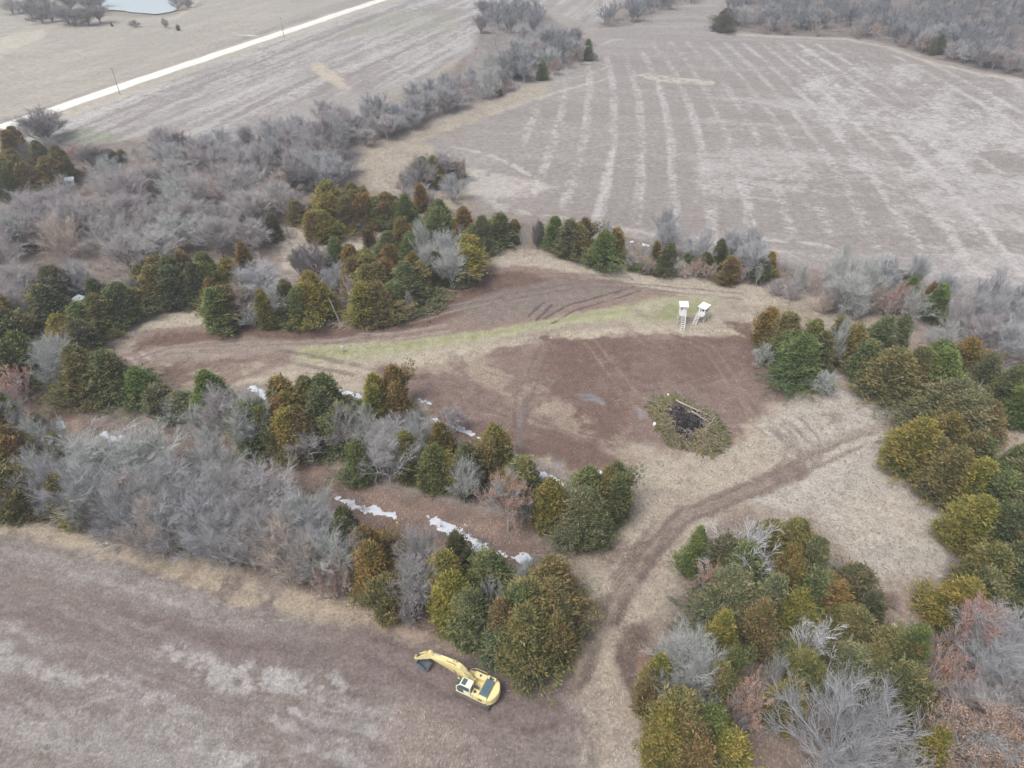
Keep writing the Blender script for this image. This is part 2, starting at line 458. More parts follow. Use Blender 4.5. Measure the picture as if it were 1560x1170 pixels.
paint([(680, 470), (760, 440), (860, 425), (960, 440), (860, 470), (740, 492)], (134, 121, 113), 1, 1.5, .85, brk=N1, lo=.2, hi=.5)
paint([(165, 508), (225, 490), (200, 530), (175, 545)], (178, 165, 148), 1, 1.5, .6)
# big brown bare patch
DIRT_S = [(570, 560), (640, 555), (730, 545), (760, 525), (850, 512), (930, 508), (1050, 512), (1130, 490), (1150, 500), (1150, 535), (1190, 590), (1215, 605), (1180, 640), (1130, 670), (1060, 690), (1010, 690), (950, 660), (960, 720), (900, 728), (800, 700), (700, 655), (610, 610)]
paint(DIRT_S, (134, 112, 102), 2.6, 5.0, 1, straw=.3)
paint(DIRT_S, (116, 91, 80), 1.2, 2.8, .75, brk=N1, lo=.35, hi=.6, straw=.15)
for q, a in (([(730, 545), (790, 560), (880, 620), (990, 690), (1000, 740), (930, 690), (820, 630), (720, 580)], .6), ([(610, 545), (720, 545), (770, 580), (700, 570), (620, 565)], .7),
          ([(920, 545), (1010, 520), (1030, 560), (900, 600)], .18), ([(780, 600), (830, 600), (840, 650), (800, 640)], .5)):
    paint(q, (170, 152, 132), 1.2, 2.5, a, brk=N2, lo=.35, hi=.6, straw=.8)
for q in ([(880, 600), (900, 600), (922, 612), (920, 618), (895, 612)], [(785, 650), (800, 620), (806, 622), (792, 655)], [(845, 705), (862, 705), (856, 715), (840, 712)], [(965, 622), (985, 630), (975, 640)], [(838, 578), (846, 578), (842, 584)],
          [(720, 598), (730, 600), (724, 604)], [(955, 445), (965, 444), (962, 448)], [(790, 655), (782, 680), (788, 681)]):
    paint(q, (140, 138, 142), .6, 1.2, .8, wet=.8, straw=0)
line([(720, 628), (790, 640), (930, 672)], (160, 148, 140), .12, feather=.2, warp=.6, amt=.6)
line([(806, 600), (798, 640), (786, 680)], (104, 88, 84), .5, feather=.5, warp=.8, amt=.5)
# sown green strip with the loop by the hunting blinds
paint([(445, 535), (470, 526), (600, 520), (760, 498), (880, 478), (960, 462), (1000, 452), (1060, 452), (1090, 462), (1070, 480), (1010, 492), (930, 490), (820, 502), (700, 525), (600, 543), (480, 555), (450, 545)],
      (170, 167, 130), 1.0, 1.2, .95, straw=.5)
paint([(460, 538), (600, 524), (760, 502), (900, 478), (960, 468), (960, 475), (820, 495), (700, 518), (560, 540), (475, 550)], (152, 152, 102), 1.0, 1.5, .8, brk=N2, lo=.25, hi=.55, straw=.2)
paint([(965, 475), (990, 468), (1030, 452), (1090, 455), (1080, 470), (1050, 480), (1015, 488), (985, 485)], (144, 148, 102), 1, 1.5, .8, brk=N1, lo=.25, hi=.5, straw=.2)
paint([(975, 462), (1000, 455), (1025, 460), (1000, 475), (975, 475)], (174, 166, 142), .8, 1, .7)
line([(925, 450), (960, 455), (968, 478), (1000, 490)], (150, 138, 126), .8, feather=.8, warp=.6, amt=.6)
paint([(600, 548), (720, 528), (860, 505), (1000, 495), (1120, 500), (1130, 512), (1000, 508), (860, 515), (760, 530), (660, 555), (600, 560)], (188, 174, 150), .8, 1.8, .85, brk=N2, lo=.25, hi=.5, straw=1)
paint([(1050, 480), (1150, 470), (1160, 490), (1100, 505), (1060, 510), (1020, 500)], (172, 160, 142), 1, 2, .8, brk=N2, lo=.3, hi=.55, straw=.9)
# vehicle ruts in the clearing
def ruts(pts, col, gauge=2.0, w=.28, amt=.7, **k):
    W = px2w(pts)
    for s in (-1, 1):
        q = []
        for i in range(len(W)):
            a, b = W[max(i - 1, 0)], W[min(i + 1, len(W) - 1)]
            t = (b - a) / (np.linalg.norm(b - a) + 1e-9)
            q.append(W[i] + s * gauge / 2 * np.array([-t[1], t[0]]))
        q = np.array(q)
        pad = 4
        ii = np.nonzero((X > q[:, 0].min() - pad) & (X < q[:, 0].max() + pad) & (Y > q[:, 1].min() - pad) & (Y < q[:, 1].max() + pad))[0]
        d = sdist((X[ii] + WX[ii] * 1.2, Y[ii] + WY[ii] * 1.2), q, False) - w
        m = (1 - sstep(-.15, .35, d)) * amt * sstep(.2, .5, N2[ii])
        COLR[ii] += (np.array(srgb(*col)[:3]) - COLR[ii]) * m[:, None]
DK = (98, 84, 80)
ruts([(835, 488), (880, 466), (970, 440)], DK, 2.6, .25, .9)
ruts([(812, 484), (835, 463)], DK, 2.2, .3, .9)
ruts([(600, 485), (700, 470), (800, 447), (900, 432), (1000, 438), (1130, 452)], (118, 104, 98), 2.4, .3, .8)
ruts([(205, 540), (225, 555), (255, 562)], (180, 165, 150), 2.4, .3, .8)
ruts([(420, 540), (520, 560), (600, 580)], (120, 102, 94), 3, .5, .7)
ruts([(520, 520), (600, 512), (680, 500)], (165, 150, 138), 2.4, .4, .7)
ruts([(235, 590), (290, 570), (350, 555)], (120, 102, 94), 2.4, .6, .6)
ruts([(560, 505), (690, 470), (760, 455)], (165, 152, 142), 2.4, .25, .5)
ruts([(990, 560), (1035, 610)], DK, 4, .4, .2)
for q_, c_ in (([(740, 560), (860, 600), (1000, 600), (1120, 560)], (118, 98, 88)), ([(680, 590), (800, 640), (930, 690)], (118, 98, 88)), ([(900, 520), (960, 600), (1040, 680), (1130, 700)], (152, 130, 116)), ([(1150, 520), (1120, 580), (1150, 640), (1200, 680)], (118, 98, 88)),
               ([(300, 530), (420, 520), (560, 516)], (120, 102, 92)), ([(180, 560), (260, 535), (360, 530)], (120, 102, 92)), ([(740, 430), (840, 420), (950, 425)], (120, 102, 92)), ([(1000, 500), (1080, 530), (1130, 600), (1170, 640)], (150, 128, 114)), ([(830, 530), (800, 600), (785, 690)], (112, 92, 84))):
    ruts(q_, c_, 2.3, .22, .55)
# right-hand grass bowl
paint([(1160, 650), (1250, 600), (1320, 590), (1415, 608), (1415, 640), (1350, 685), (1430, 760), (1455, 870), (1330, 880), (1260, 810), (1160, 770), (1130, 760), (1200, 710)], (180, 172, 160), 1, 1.5, .95, straw=1)
paint([(1180, 600), (1290, 580), (1330, 620), (1260, 650), (1200, 640)], (168, 160, 148), 1, 1.5, .7, brk=N2, straw=.9)
paint([(1260, 760), (1380, 750), (1400, 820), (1300, 830)], (190, 176, 156), 1.2, 2, .6, brk=N1, lo=.3, hi=.6, straw=1)
paint([(1240, 820), (1450, 850), (1440, 890), (1320, 890)], (164, 156, 144), 1, 2, .7, brk=N2, straw=.8)
paint([(1130, 780), (1220, 760), (1300, 720), (1400, 740), (1440, 860), (1400, 900), (1300, 880), (1200, 800)], (166, 158, 146), .8, 2.5, .5, brk=N4, lo=.45, hi=.6, straw=.9)
paint([(1055, 690), (1150, 670), (1210, 680), (1200, 730), (1110, 760), (1060, 750), (980, 740), (960, 710)], (176, 164, 144), 1, 1.6, .85, brk=N2, lo=.25, hi=.5, straw=1)
paint([(1230, 605), (1275, 595), (1285, 640), (1260, 650)], (128, 108, 98), .8, 1.2, .6, brk=N2)
paint([(1155, 470), (1240, 460), (1240, 560), (1180, 590), (1150, 530)], (150, 138, 118), 1, 1.5, .7, straw=.7)
paint([(1290, 590), (1340, 560), (1400, 540), (1460, 560), (1400, 610)], (140, 122, 108), 1, 1.5, .8)
paint([(1380, 480), (1420, 500), (1400, 530), (1360, 545), (1300, 545), (1310, 510)], (158, 140, 128), 1, 1.5, .8, straw=.7)
paint([(1510, 640), (1580, 630), (1600, 700), (1530, 695)], (176, 158, 138), 1, 1.2, .9, straw=.9)
paint([(1130, 960), (1200, 960), (1200, 1180), (1130, 1180)], (150, 124, 114), 1.5, 2, .9, straw=.6)
paint([(1040, 850), (1100, 770), (1250, 780), (1340, 930), (1420, 950), (1500, 900), (1560, 860), (1800, 900), (1800, 1300), (960, 1300), (980, 960), (1040, 940)], (138, 120, 108), 1.5, 2, .75, brk=N1, lo=.1, hi=.4, straw=.6)
paint([(1340, 640), (1560, 600), (1700, 620), (1700, 900), (1560, 960), (1430, 900), (1460, 800), (1400, 720)], (132, 116, 98), 1, 2, .9, straw=.5)
paint([(1300, 940), (1400, 880), (1430, 900), (1400, 1000), (1300, 1000)], (158, 136, 122), 1, 1.5, .6, straw=.8)
paint([(1510, 640), (1580, 630), (1600, 700), (1530, 695)], (176, 158, 138), 1, 1.2, .9, straw=.9)
# dirt track leaving to the front field, with its ruts
TRK = [(1290, 640), (1240, 670), (1215, 715), (1150, 745), (1050, 780), (1000, 830), (950, 900), (910, 980), (870, 1040), (800, 1080)]
line(TRK[2:], (142, 125, 113), 1.6, feather=1.0, warp=1.2, amt=.85, straw=.3)
line([(1350, 650), (1280, 670), (1180, 730), (1060, 775)], (142, 125, 113), 1.0, feather=.8, warp=1.2, amt=.6)
line([(1180, 655), (1220, 690), (1225, 715), (1180, 735)], (126, 108, 98), .7, feather=.5, warp=.8, amt=.7)
line([(1196, 645), (1240, 680), (1240, 705)], (130, 110, 98), .4, feather=.4, warp=.8, amt=.6)
line([(870, 820), (960, 870), (990, 850)], (150, 134, 120), 2.0, feather=1.2, warp=1.5, amt=.6)
line([(780, 805), (900, 835), (960, 850)], (142, 124, 112), 2.0, feather=1.2, warp=1.5, amt=.6)
ruts(TRK[2:], (110, 94, 86), 2.2, .3, .65)
ruts([(1215, 715), (1290, 680), (1380, 655)], (128, 110, 100), 2.2, .3, .7)
ruts([(1210, 640), (1238, 668), (1240, 695), (1215, 720), (1150, 748)], (132, 114, 104), 2.4, .3, .65)
ruts([(1180, 650), (1212, 680), (1208, 708), (1170, 735), (1090, 765)], (132, 114, 104), 2.4, .3, .6)
ruts([(870, 820), (940, 850), (985, 840)], (118, 102, 94), 2.2, .3, .6)
ruts([(700, 985), (800, 1040), (880, 1010), (930, 930)], (112, 97, 90), 2.4, .3, .5)
ruts([(1010, 800), (940, 900), (890, 1000), (860, 1060)], (105, 90, 86), 2.6, .4, .5)
paint([(950, 955), (985, 950), (1000, 1000), (985, 1060), (960, 1070), (930, 1010)], (108, 88, 81), .8, 1, .9, straw=.15)
paint([(965, 1000), (990, 990), (985, 1040), (965, 1040)], (150, 120, 104), .5, 1.5, .8, brk=N4, lo=.5, hi=.6)
line([(930, 960), (915, 1000), (925, 1035)], (184, 170, 146), .7, feather=.8, warp=1, amt=.7, brk=N2, lo=.3, hi=.5)
line([(885, 985), (870, 1030), (830, 1040), (800, 1042)], (176, 160, 136), .9, feather=.8, warp=1, amt=.8, brk=N2, lo=.3, hi=.5)
# front field
FRONT = [(-200, 745), (0, 785), (180, 830), (330, 870), (520, 945), (600, 960), (700, 985), (780, 1010), (860, 1045), (890, 1090), (920, 1200), (950, 1400), (-400, 1400)]
paint(FRONT, (134, 122, 114), 1.0, 1.4, 1, straw=.3)
FD = wdir((0, 900), (330, 1000))
FQ = [(-200, 790), (200, 860), (420, 925), (560, 980), (620, 1010), (590, 1200), (400, 1300), (-400, 1300)]
paint(FRONT, (126, 113, 107), 1, 3, .6, brk=N3, lo=.35, hi=.6)
streaks(FQ, (158, 153, 149), FD, 46, 4.5, 91, .47, .66, .75)
streaks(FQ, (154, 148, 143), FD, 26, 1.0, 92, .48, .62, .55)
streaks(FQ, (112, 98, 92), FD, 30, .9, 93, .52, .66, .45, .1)
streaks(FQ, (165, 161, 158), FD, 30, 1.9, 97, .54, .70, .7)
streaks(FQ, (118, 103, 101), FD, 40, 3.0, 99, .54, .7, .55, .1)
for q in ([(-40, 975), (60, 995), (130, 1025), (200, 1048), (190, 1055), (110, 1035), (-40, 995)], [(380, 1010), (450, 1040), (530, 1015), (540, 1040), (440, 1065), (340, 1050), (250, 1000), (260, 970)], [(415, 1085), (445, 1078), (440, 1115), (425, 1120), (410, 1100)],
          [(210, 1062), (280, 1085), (270, 1090), (215, 1072)], [(330, 1160), (400, 1145), (390, 1175), (330, 1180)]):
    paint(q, (174, 170, 167), .7, 2.0, .7, brk=N4, lo=.3, hi=.6, straw=.8)
paint([(590, 1070), (700, 1080), (780, 1110), (800, 1180), (600, 1180)], (154, 138, 130), 1.5, 2.5, .6, brk=N2, straw=.9, lo=.4, hi=.6)
paint([(850, 1070), (900, 1060), (960, 1120), (1000, 1180), (960, 1180), (880, 1180), (860, 1100)], (170, 158, 146), 1.2, 1.5, .8, brk=N2, lo=.25, hi=.55, straw=.9)
paint([(560, 960), (700, 1000), (850, 1050), (880, 1090), (800, 1110), (680, 1090), (600, 1040), (420, 960)], (129, 113, 108), 1.5, 2, .85, straw=.1)
line([(40, 1115), (100, 1085), (150, 1070), (200, 1055)], (168, 158, 152), .2, feather=.2, warp=.6, amt=.6)
line([(340, 1150), (450, 1148), (560, 1125)], (160, 150, 144), .15, feather=.2, warp=.8, amt=.5)
ruts([(560, 985), (620, 1010), (700, 1050), (790, 1090), (870, 1095)], (110, 95, 91), 2.6, .35, .5)
ruts([(770, 1105), (850, 1085), (900, 1040)], (108, 93, 89), 2.6, .35, .4)
line([(-60, 785), (0, 792), (100, 820), (180, 838)], (178, 163, 142), 1.5, feather=.8, warp=1.4, amt=.85, brk=N2, lo=.2, hi=.5, straw=.8)
line([(100, 815), (250, 855), (360, 890), (440, 915), (520, 940)], (180, 163, 140), 1.9, feather=.9, warp=1.8, amt=.85, brk=N2, lo=.2, hi=.5, straw=.8)
line([(520, 935), (600, 955), (680, 985), (740, 1000)], (168, 148, 128), 1.2, feather=.8, warp=1, amt=.8, brk=N2, lo=.3, hi=.5)

V = np.zeros((len(gx), 3)); V[:, 0] = gx; V[:, 1] = gy; V[:, 2] = height(gx, gy)
full = np.tile(np.array([*srgb(150, 142, 134)[:3], 1.0]), (len(gx), 1))
lum = COLR @ np.array([.3, .59, .11]); COLR = COLR * .86 + lum[:, None] * np.array([.14, .14, .142])
full[ai, :3] = COLR * (0.80 + FINE[:, None] * .22)
st_full = np.full(len(gx), .3); st_full[ai] = STRAW
wt_full = np.zeros(len(gx)); wt_full[ai] = WET
nr, na = shape
I = np.arange(nr * na).reshape(nr, na)
J = np.roll(I, -1, axis=1)
F = np.stack([I[:-1], J[:-1], J[1:], I[1:]], -1).reshape(-1, 4)
c0 = len(V)
V = np.vstack([V, [[0, 0, float(height(0, 0))]]])
full = np.vstack([full, full[:1]]); st_full = np.append(st_full, .3); wt_full = np.append(wt_full, 0)
Fc = np.stack([np.full(na, c0), J[0], I[0]], -1)

m_ground, n, b = nt("soil_and_grass", .95, .08)
base = attr(n, "soil").outputs["Color"]
st = attr(n, "straw").outputs["Fac"]
wt = attr(n, "wet").outputs["Fac"]
f1 = noise(n, 2.6, 6, .7); f2 = noise(n, .55, 4, .6); f3 = noise(n, 7.0, 4, .7, stretch=(1, .35, 1)); f4 = noise(n, 5.0, 4, .7, stretch=(.4, 1, 1))
k1 = ramp(n, f1, .28, .72, .58, 1.40)
k2 = ramp(n, f2, .3, .7, .82, 1.18)
mm = n.nodes.new("ShaderNodeMath"); mm.operation = 'MULTIPLY'; n.links.new(k1, mm.inputs[0]); n.links.new(k2, mm.inputs[1])
c = mix(n, 1.0, base, mm.outputs[0], 'MULTIPLY')
def straw_mask(f, lo, hi):
    q = n.nodes.new("ShaderNodeMath"); q.operation = 'MULTIPLY'; n.links.new(ramp(n, f, lo, hi), q.inputs[0]); n.links.new(st, q.inputs[1]); return q.outputs[0]
c = mix(n, straw_mask(f3, .56, .68), c, srgb(206, 197, 180))
c = mix(n, straw_mask(f4, .58, .7), c, srgb(120, 104, 88))
n.links.new(c, b.inputs["Base Color"])
n.links.new(ramp(n, wt, 0, 1, .95, .25), b.inputs["Roughness"])
n.links.new(ramp(n, wt, 0, 1, .08, .5), b.inputs["Specular IOR Level"])
bump(n, b, f1, .8, .12)
g = add("ground", mesh_np("ground", V, [F, Fc], [m_ground], vattr={"soil": full, "straw": st_full, "wet": wt_full}, smooth=True))
g["kind"] = "structure"
del V, F, full, gx, gy, GX, GY, RR, AA

# ------------------------------------------------------------------ gravel road, pond
def ribbon(px_pts, width, z, name, mat, jitter=.25):
    W = px2w(px_pts); out = []
    for i in range(len(W) - 1):
        L = np.linalg.norm(W[i + 1] - W[i]); k = max(int(L / 2.5), 1)
        for j in range(k): out.append(W[i] + (W[i + 1] - W[i]) * j / k)
    out.append(W[-1]); W = np.array(out)
    V, F = [], []
    for i in range(len(W)):
        a, b_ = W[max(i - 1, 0)], W[min(i + 1, len(W) - 1)]
        t = (b_ - a) / np.linalg.norm(b_ - a); nn = np.array([-t[1], t[0]])
        for s, dz in ((-1, -.12), (-.82, .03), (-.3, .1), (.3, .1), (.82, .03), (1, -.12)):
            q = W[i] + nn * s * (width / 2 + (rng.random() - .5) * jitter * (abs(s) > .9))
            V.append([q[0], q[1], float(height(q[0], q[1])) + z + dz])
        if i:
            for k in range(5):
                p = (i - 1) * 6 + k; F.append([p, p + 1, p + 7, p + 6])
    o = add(name, mesh_np(name, V, np.array(F), [mat], smooth=True)); o["kind"] = "structure"; return o
m_road, n, b = nt("pale_gravel", .95, .1)
f = noise(n, .35, 6, .7); f2 = noise(n, 3.0, 5, .7)
c = mix(n, ramp(n, f, .3, .7), (.66, .63, .57), (.8, .78, .73)); c = mix(n, ramp(n, f2, .55, .75, 0, .4), c, (.45, .43, .39))
n.links.new(c, b.inputs["Base Color"]); bump(n, b, f2, .4, .05)
ribbon([(-260, 285), (-60, 216), (80, 168), (190, 130), (330, 83), (470, 37), (590, -3), (760, -60)], 8.2, .12, "gravel_road", m_road)

m_water, n, b = nt("pond_water", .12, .5)
f = noise(n, .15, 3, .5)
n.links.new(mix(n, f, (.46, .55, .58), (.56, .64, .66)), b.inputs["Base Color"])
f2 = noise(n, 2.0, 3, .5); bump(n, b, f2, .15, .05)
pw = [(132, -40), (150, 4), (165, 17), (190, 19), (215, 22), (240, 23), (262, 19), (272, 10), (262, 2), (275, -40), (230, -70), (160, -70)]
W = px2w(pw); cc = W.mean(0)
V = [[cc[0], cc[1], float(height(*cc)) + .6]]
dense = []
for i in range(len(W)):
    a, b2 = W[i], W[(i + 1) % len(W)]
    for k in range(8): dense.append(a + (b2 - a) * k / 8)
for i, q in enumerate(dense):
    q = q + (np.array([fbm(q[0], q[1], 8, 3, 5), fbm(q[0], q[1], 8, 3, 9)]) - .5) * 5
    V.append([q[0], q[1], float(height(*cc)) + .6])
nn_ = len(dense)
zmax = max(float(height(q[0], q[1])) for q in dense) + .15
for q in V: q[2] = zmax
o = add("pond_water", mesh_np("pond_water", V, np.array([[0, i + 1, (i + 1) % nn_ + 1] for i in range(nn_)]), [m_water])); o["kind"] = "structure"
# ------------------------------------------------------------------ plants: prototype meshes
def prisms(S, sides=3):
    """S rows: x0 y0 z0 x1 y1 z1 r0 r1 -> vertices and quads of tapering twigs"""
    S = np.asarray(S, float)
    p0, p1, r0, r1 = S[:, 0:3], S[:, 3:6], S[:, 6], S[:, 7]
    d = p1 - p0; d /= np.maximum(np.linalg.norm(d, axis=1, keepdims=True), 1e-9)
    ref = np.where(np.abs(d[:, 2:3]) > .9, np.array([[1., 0, 0]]), np.array([[0, 0, 1.]]))
    a = np.cross(d, ref); a /= np.linalg.norm(a, axis=1, keepdims=True); b = np.cross(d, a)
    n = len(S); V = np.zeros((n, 2 * sides, 3))
    for k in range(sides):
        t = 2 * pi * k / sides + .4
        off = cos(t) * a + sin(t) * b
        V[:, k] = p0 + off * r0[:, None]; V[:, sides + k] = p1 + off * r1[:, None]
    B = (np.arange(n) * 2 * sides)[:, None]
    F = np.concatenate([np.concatenate([B + k, B + (k + 1) % sides, B + sides + (k + 1) % sides, B + sides + k], 1)[:, None] for k in range(sides)], 1)
    return V.reshape(-1, 3), F.reshape(-1, 4)

def vec_rot(d, ang, az):
    """tilt direction d by ang in the azimuth az around itself"""
    a = np.cross(d, [0, 0, 1.0] if abs(d[2]) < .95 else [1.0, 0, 0]); a /= np.linalg.norm(a); b = np.cross(d, a)
    q = d * cos(ang) + (a * cos(az) + b * sin(az)) * sin(ang)
    return q / np.linalg.norm(q)

def bare_tree(seed, H=10, R=4, style='round', n1=7, n2=6, n3=6, n4=6, twig=.014, trunk_frac=.18):
    r = random.Random(seed); big, fine, tips = [], [], []
    def chain(p, d, L, r0, r1, k, up, jit, dest):
        pts = [p]
        for i in range(k):
            d = d + np.array([r.gauss(0, jit), r.gauss(0, jit), r.gauss(0, jit) + up]); d = d / np.linalg.norm(d)
            q = p + d * L / k
            a, b_ = r0 + (r1 - r0) * i / k, r0 + (r1 - r0) * (i + 1) / k
            dest.append([*p, *q, a, b_]); p = q; pts.append(p)
        return pts, d
    def at(pts, t):
        x = t * (len(pts) - 1); i = min(int(x), len(pts) - 2); return pts[i] + (pts[i + 1] - pts[i]) * (x - i)
    tr = .018 * H
    th = H * trunk_frac
    tp, td = chain(np.zeros(3) - [0, 0, .3], np.array([r.gauss(0, .06), r.gauss(0, .06), 1.]), th + .3, tr * 1.3, tr * .9, 3, .05, .04, big)
    lead = style == 'lead'
    if lead:
        lp, _ = chain(tp[-1], td, H * .72, tr * .85, .03, 8, .05, .07, big)
    for i in range(n1):
        az = i * 2.4 + r.random()
        if lead:
            p = at(lp, .04 + .8 * i / n1); sc = (1 - .62 * i / n1); ang = r.uniform(.65, 1.15)
            L = R * 1.15 * sc * r.uniform(.8, 1.1); r0 = tr * .45 * sc
        else:
            p = at(tp, r.uniform(.7, 1)); k = i / max(n1 - 1, 1)
            ang = {'round': .12 + 1.0 * k, 'vase': .1 + .55 * k, 'wide': .3 + 1.05 * k, 'slim': .06 + .35 * k}[style] * r.uniform(.85, 1.1)
            reach = math.sqrt((sin(ang) * R) ** 2 + (cos(ang) * (H - th)) ** 2)
            L = reach * r.uniform(.62, .74); r0 = tr * r.uniform(.5, .68)
        d = vec_rot(np.array([0, 0, 1.0]), ang, az)
        p1, d1 = chain(p, d, L, r0, r0 * .3, 5, .04 if style != 'wide' else .02, .065, big)
        for j in range(n2):
            t = .22 + .78 * (j + r.random() * .5) / n2
            q = at(p1, min(t, 1)); dd = vec_rot(d1 * .6 + d * .4, r.uniform(.35, .95), r.random() * 2 * pi)
            dd = dd + np.array([0, 0, .22]); dd /= np.linalg.norm(dd)
            L2 = L * r.uniform(.36, .56) * (1.1 - .35 * t)
            p2, d2 = chain(q, dd, L2, r0 * .34, r0 * .12, 3, .05, .09, big)
            for k3 in range(n3):
                t3 = .15 + .85 * (k3 + r.random()) / n3
                q3 = at(p2, min(t3, 1)); d3 = vec_rot(d2, r.uniform(.3, .95), r.random() * 2 * pi)
                d3 = d3 + np.array([0, 0, .2]); d3 /= np.linalg.norm(d3)
                L3 = max(L2 * r.uniform(.4, .62), .5)
                p3, d3b = chain(q3, d3, L3, twig * 1.8, twig * 1.0, 2, .05, .10, fine)
                for k4 in range(n4):
                    q4 = at(p3, .2 + .8 * r.random()); d4 = vec_rot(d3b, r.uniform(.2, .8), r.random() * 2 * pi)
                    L4 = r.uniform(.35, .95) * max(H / 10, .6)
                    q5 = q4 + d4 * L4
                    fine.append([*q4, *q5, twig, twig * .45]); tips.append(q5); tips.append((q4 + q5) / 2)
    return big, fine, tips

def blades(C, D, L, W, seed=0):
    """small pointed leaf sprays: centres C, directions D, lengths, widths"""
    g_ = np.random.default_rng(seed)
    n = len(C); D = D / np.maximum(np.linalg.norm(D, axis=1, keepdims=True), 1e-9)
    r = g_.normal(size=(n, 3)); s = np.cross(D, r); s /= np.maximum(np.linalg.norm(s, axis=1, keepdims=True), 1e-9)
    V = np.zeros((n, 4, 3))
    V[:, 0] = C; V[:, 1] = C + D * (L * .45)[:, None] + s * (W / 2)[:, None]
    V[:, 2] = C + D * L[:, None]; V[:, 3] = C + D * (L * .45)[:, None] - s * (W / 2)[:, None]
    return V.reshape(-1, 3), np.arange(4 * n).reshape(-1, 4)

PROF = {'cone': lambda t: (min(t / .12, 1) ** .6) * (1 - t) ** .72 * 1.0,
        'oval': lambda t: math.sqrt(max(1 - ((t - .38) / .62) ** 2, 0)) if t > .38 else math.sqrt(max(1 - ((t - .38) / .46) ** 2, 0)),
        'egg': lambda t: (min(t / .14, 1) ** .55) * max(1 - t, 0) ** .66,
        'dome': lambda t: math.sqrt(max(1 - ((t - .28) / .72) ** 2, 0)) if t > .28 else math.sqrt(max(1 - ((t - .28) / .5) ** 2, 0)),
        'bare': lambda t: max(.05, math.sqrt(max(1 - ((t - .58) / .42) ** 2, 0)) if t > .58 else .25 + .75 * t / .58)}

def cedar(seed, H=8, R=2.6, prof='oval', n=270, tufts=11, bl=8, bare_base=0.0, loose=1.0):
    g_ = np.random.default_rng(seed); r = random.Random(seed)
    P = PROF[prof]; C, D, L, T, limbs = [], [], [], [], []
    lobes = [(r.uniform(0, 2 * pi), r.uniform(.1, .85), r.uniform(.10, .30) * loose) for _ in range(11)]
    for i in range(n):
        t = bare_base + (1 - bare_base) * (1 - (1 - (i + .5) / n) ** 1.15)
        az = i * 2.39996 + r.random() * .5
        k = P((t - bare_base) / (1 - bare_base) * .97 + .02) * R
        for la, lt, lg in lobes:
            da = abs((az - la + pi) % (2 * pi) - pi)
            k *= 1 + lg * 1.6 * math.exp(-(da / .55) ** 2 - ((t - lt) / .16) ** 2) - lg * .22
        k *= r.uniform(.72, 1.18)
        rise = r.uniform(.3, .8) * (0.6 + t)
        root = np.array([0, 0, max(t * H - k * rise * .7, .1)])
        tip = np.array([cos(az) * k, sin(az) * k, t * H + k * rise * .3])
        if t > .94: tip[2] += .45 * (t - .94) / .06; tip[:2] *= .6
        limbs.append([*root, *tip, .05 * (1 - t) + .015, .008])
        bt = r.random()
        for j in range(tufts):
            s = .38 + .62 * ((j + r.random()) / tufts)
            c = root + (tip - root) * s + np.array([r.gauss(0, .16), r.gauss(0, .16), r.gauss(0, .14)]) * (.5 + s)
            for _ in range(bl):
                C.append(c + np.array([r.gauss(0, .10), r.gauss(0, .10), r.gauss(0, .10)]))
                d = (tip - root); d = d / (np.linalg.norm(d) + 1e-6)
                D.append(d * .8 + np.array([r.gauss(0, .55), r.gauss(0, .55), r.gauss(0, .45) + .55]))
                L.append(r.uniform(.16, .38)); T.append(.45 * bt + .5 * max(0, s - .55) / .45 * r.random() + .15 * r.random() + .12 * t)
    L = np.array(L); W = L * g_.uniform(.20, .36, len(L))
    V, F = blades(np.array(C), np.array(D), L, W, seed)
    return V, F, np.array(T), limbs

m_bark, n, b = nt("bark", .95, .05)
f = noise(n, 3.0, 5, .7)
c = mix(n, ramp(n, f, .3, .7), (.20, .19, .185), (.42, .41, .405))
c = mix(n, 1.0, c, objcol(n), 'MULTIPLY'); n.links.new(c, b.inputs["Base Color"])
m_twig, n, b = nt("twigs", .95, .05)
f = noise(n, .9, 3, .6)
c = mix(n, ramp(n, f, .35, .65), (.33, .315, .31), (.47, .455, .45))
c = mix(n, 1.0, c, objcol(n), 'MULTIPLY'); n.links.new(c, b.inputs["Base Color"])
m_cedar, n, b = nt("cedar_sprays", .85, .12)
tt = attr(n, "tint").outputs["Fac"]
f = noise(n, .75, 3, .6)
am = n.nodes.new("ShaderNodeMath"); am.operation = 'ADD'; n.links.new(ramp(n, f, .35, .65, -.18, .22), am.inputs[0]); n.links.new(tt, am.inputs[1])
cr = n.nodes.new("ShaderNodeValToRGB"); n.links.new(am.outputs[0], cr.inputs[0])
E = cr.color_ramp.elements
E[0].position = .05; E[0].color = (.07, .086, .042, 1); E[1].position = .95; E[1].color = (.262, .212, .105, 1)
e = E.new(.42); e.color = (.126, .133, .056, 1); e = E.new(.68); e.color = (.205, .186, .074, 1)
c = mix(n, 1.0, cr.outputs[0], objcol(n), 'MULTIPLY'); n.links.new(c, b.inputs["Base Color"])
m_leaf, n, b = nt("dry_oak_leaves", .85, .1)
tt = attr(n, "tint").outputs["Fac"]
c = mix(n, tt, (.30, .185, .14), (.56, .40, .32)); c = mix(n, 1.0, c, objcol(n), 'MULTIPLY'); n.links.new(c, b.inputs["Base Color"])

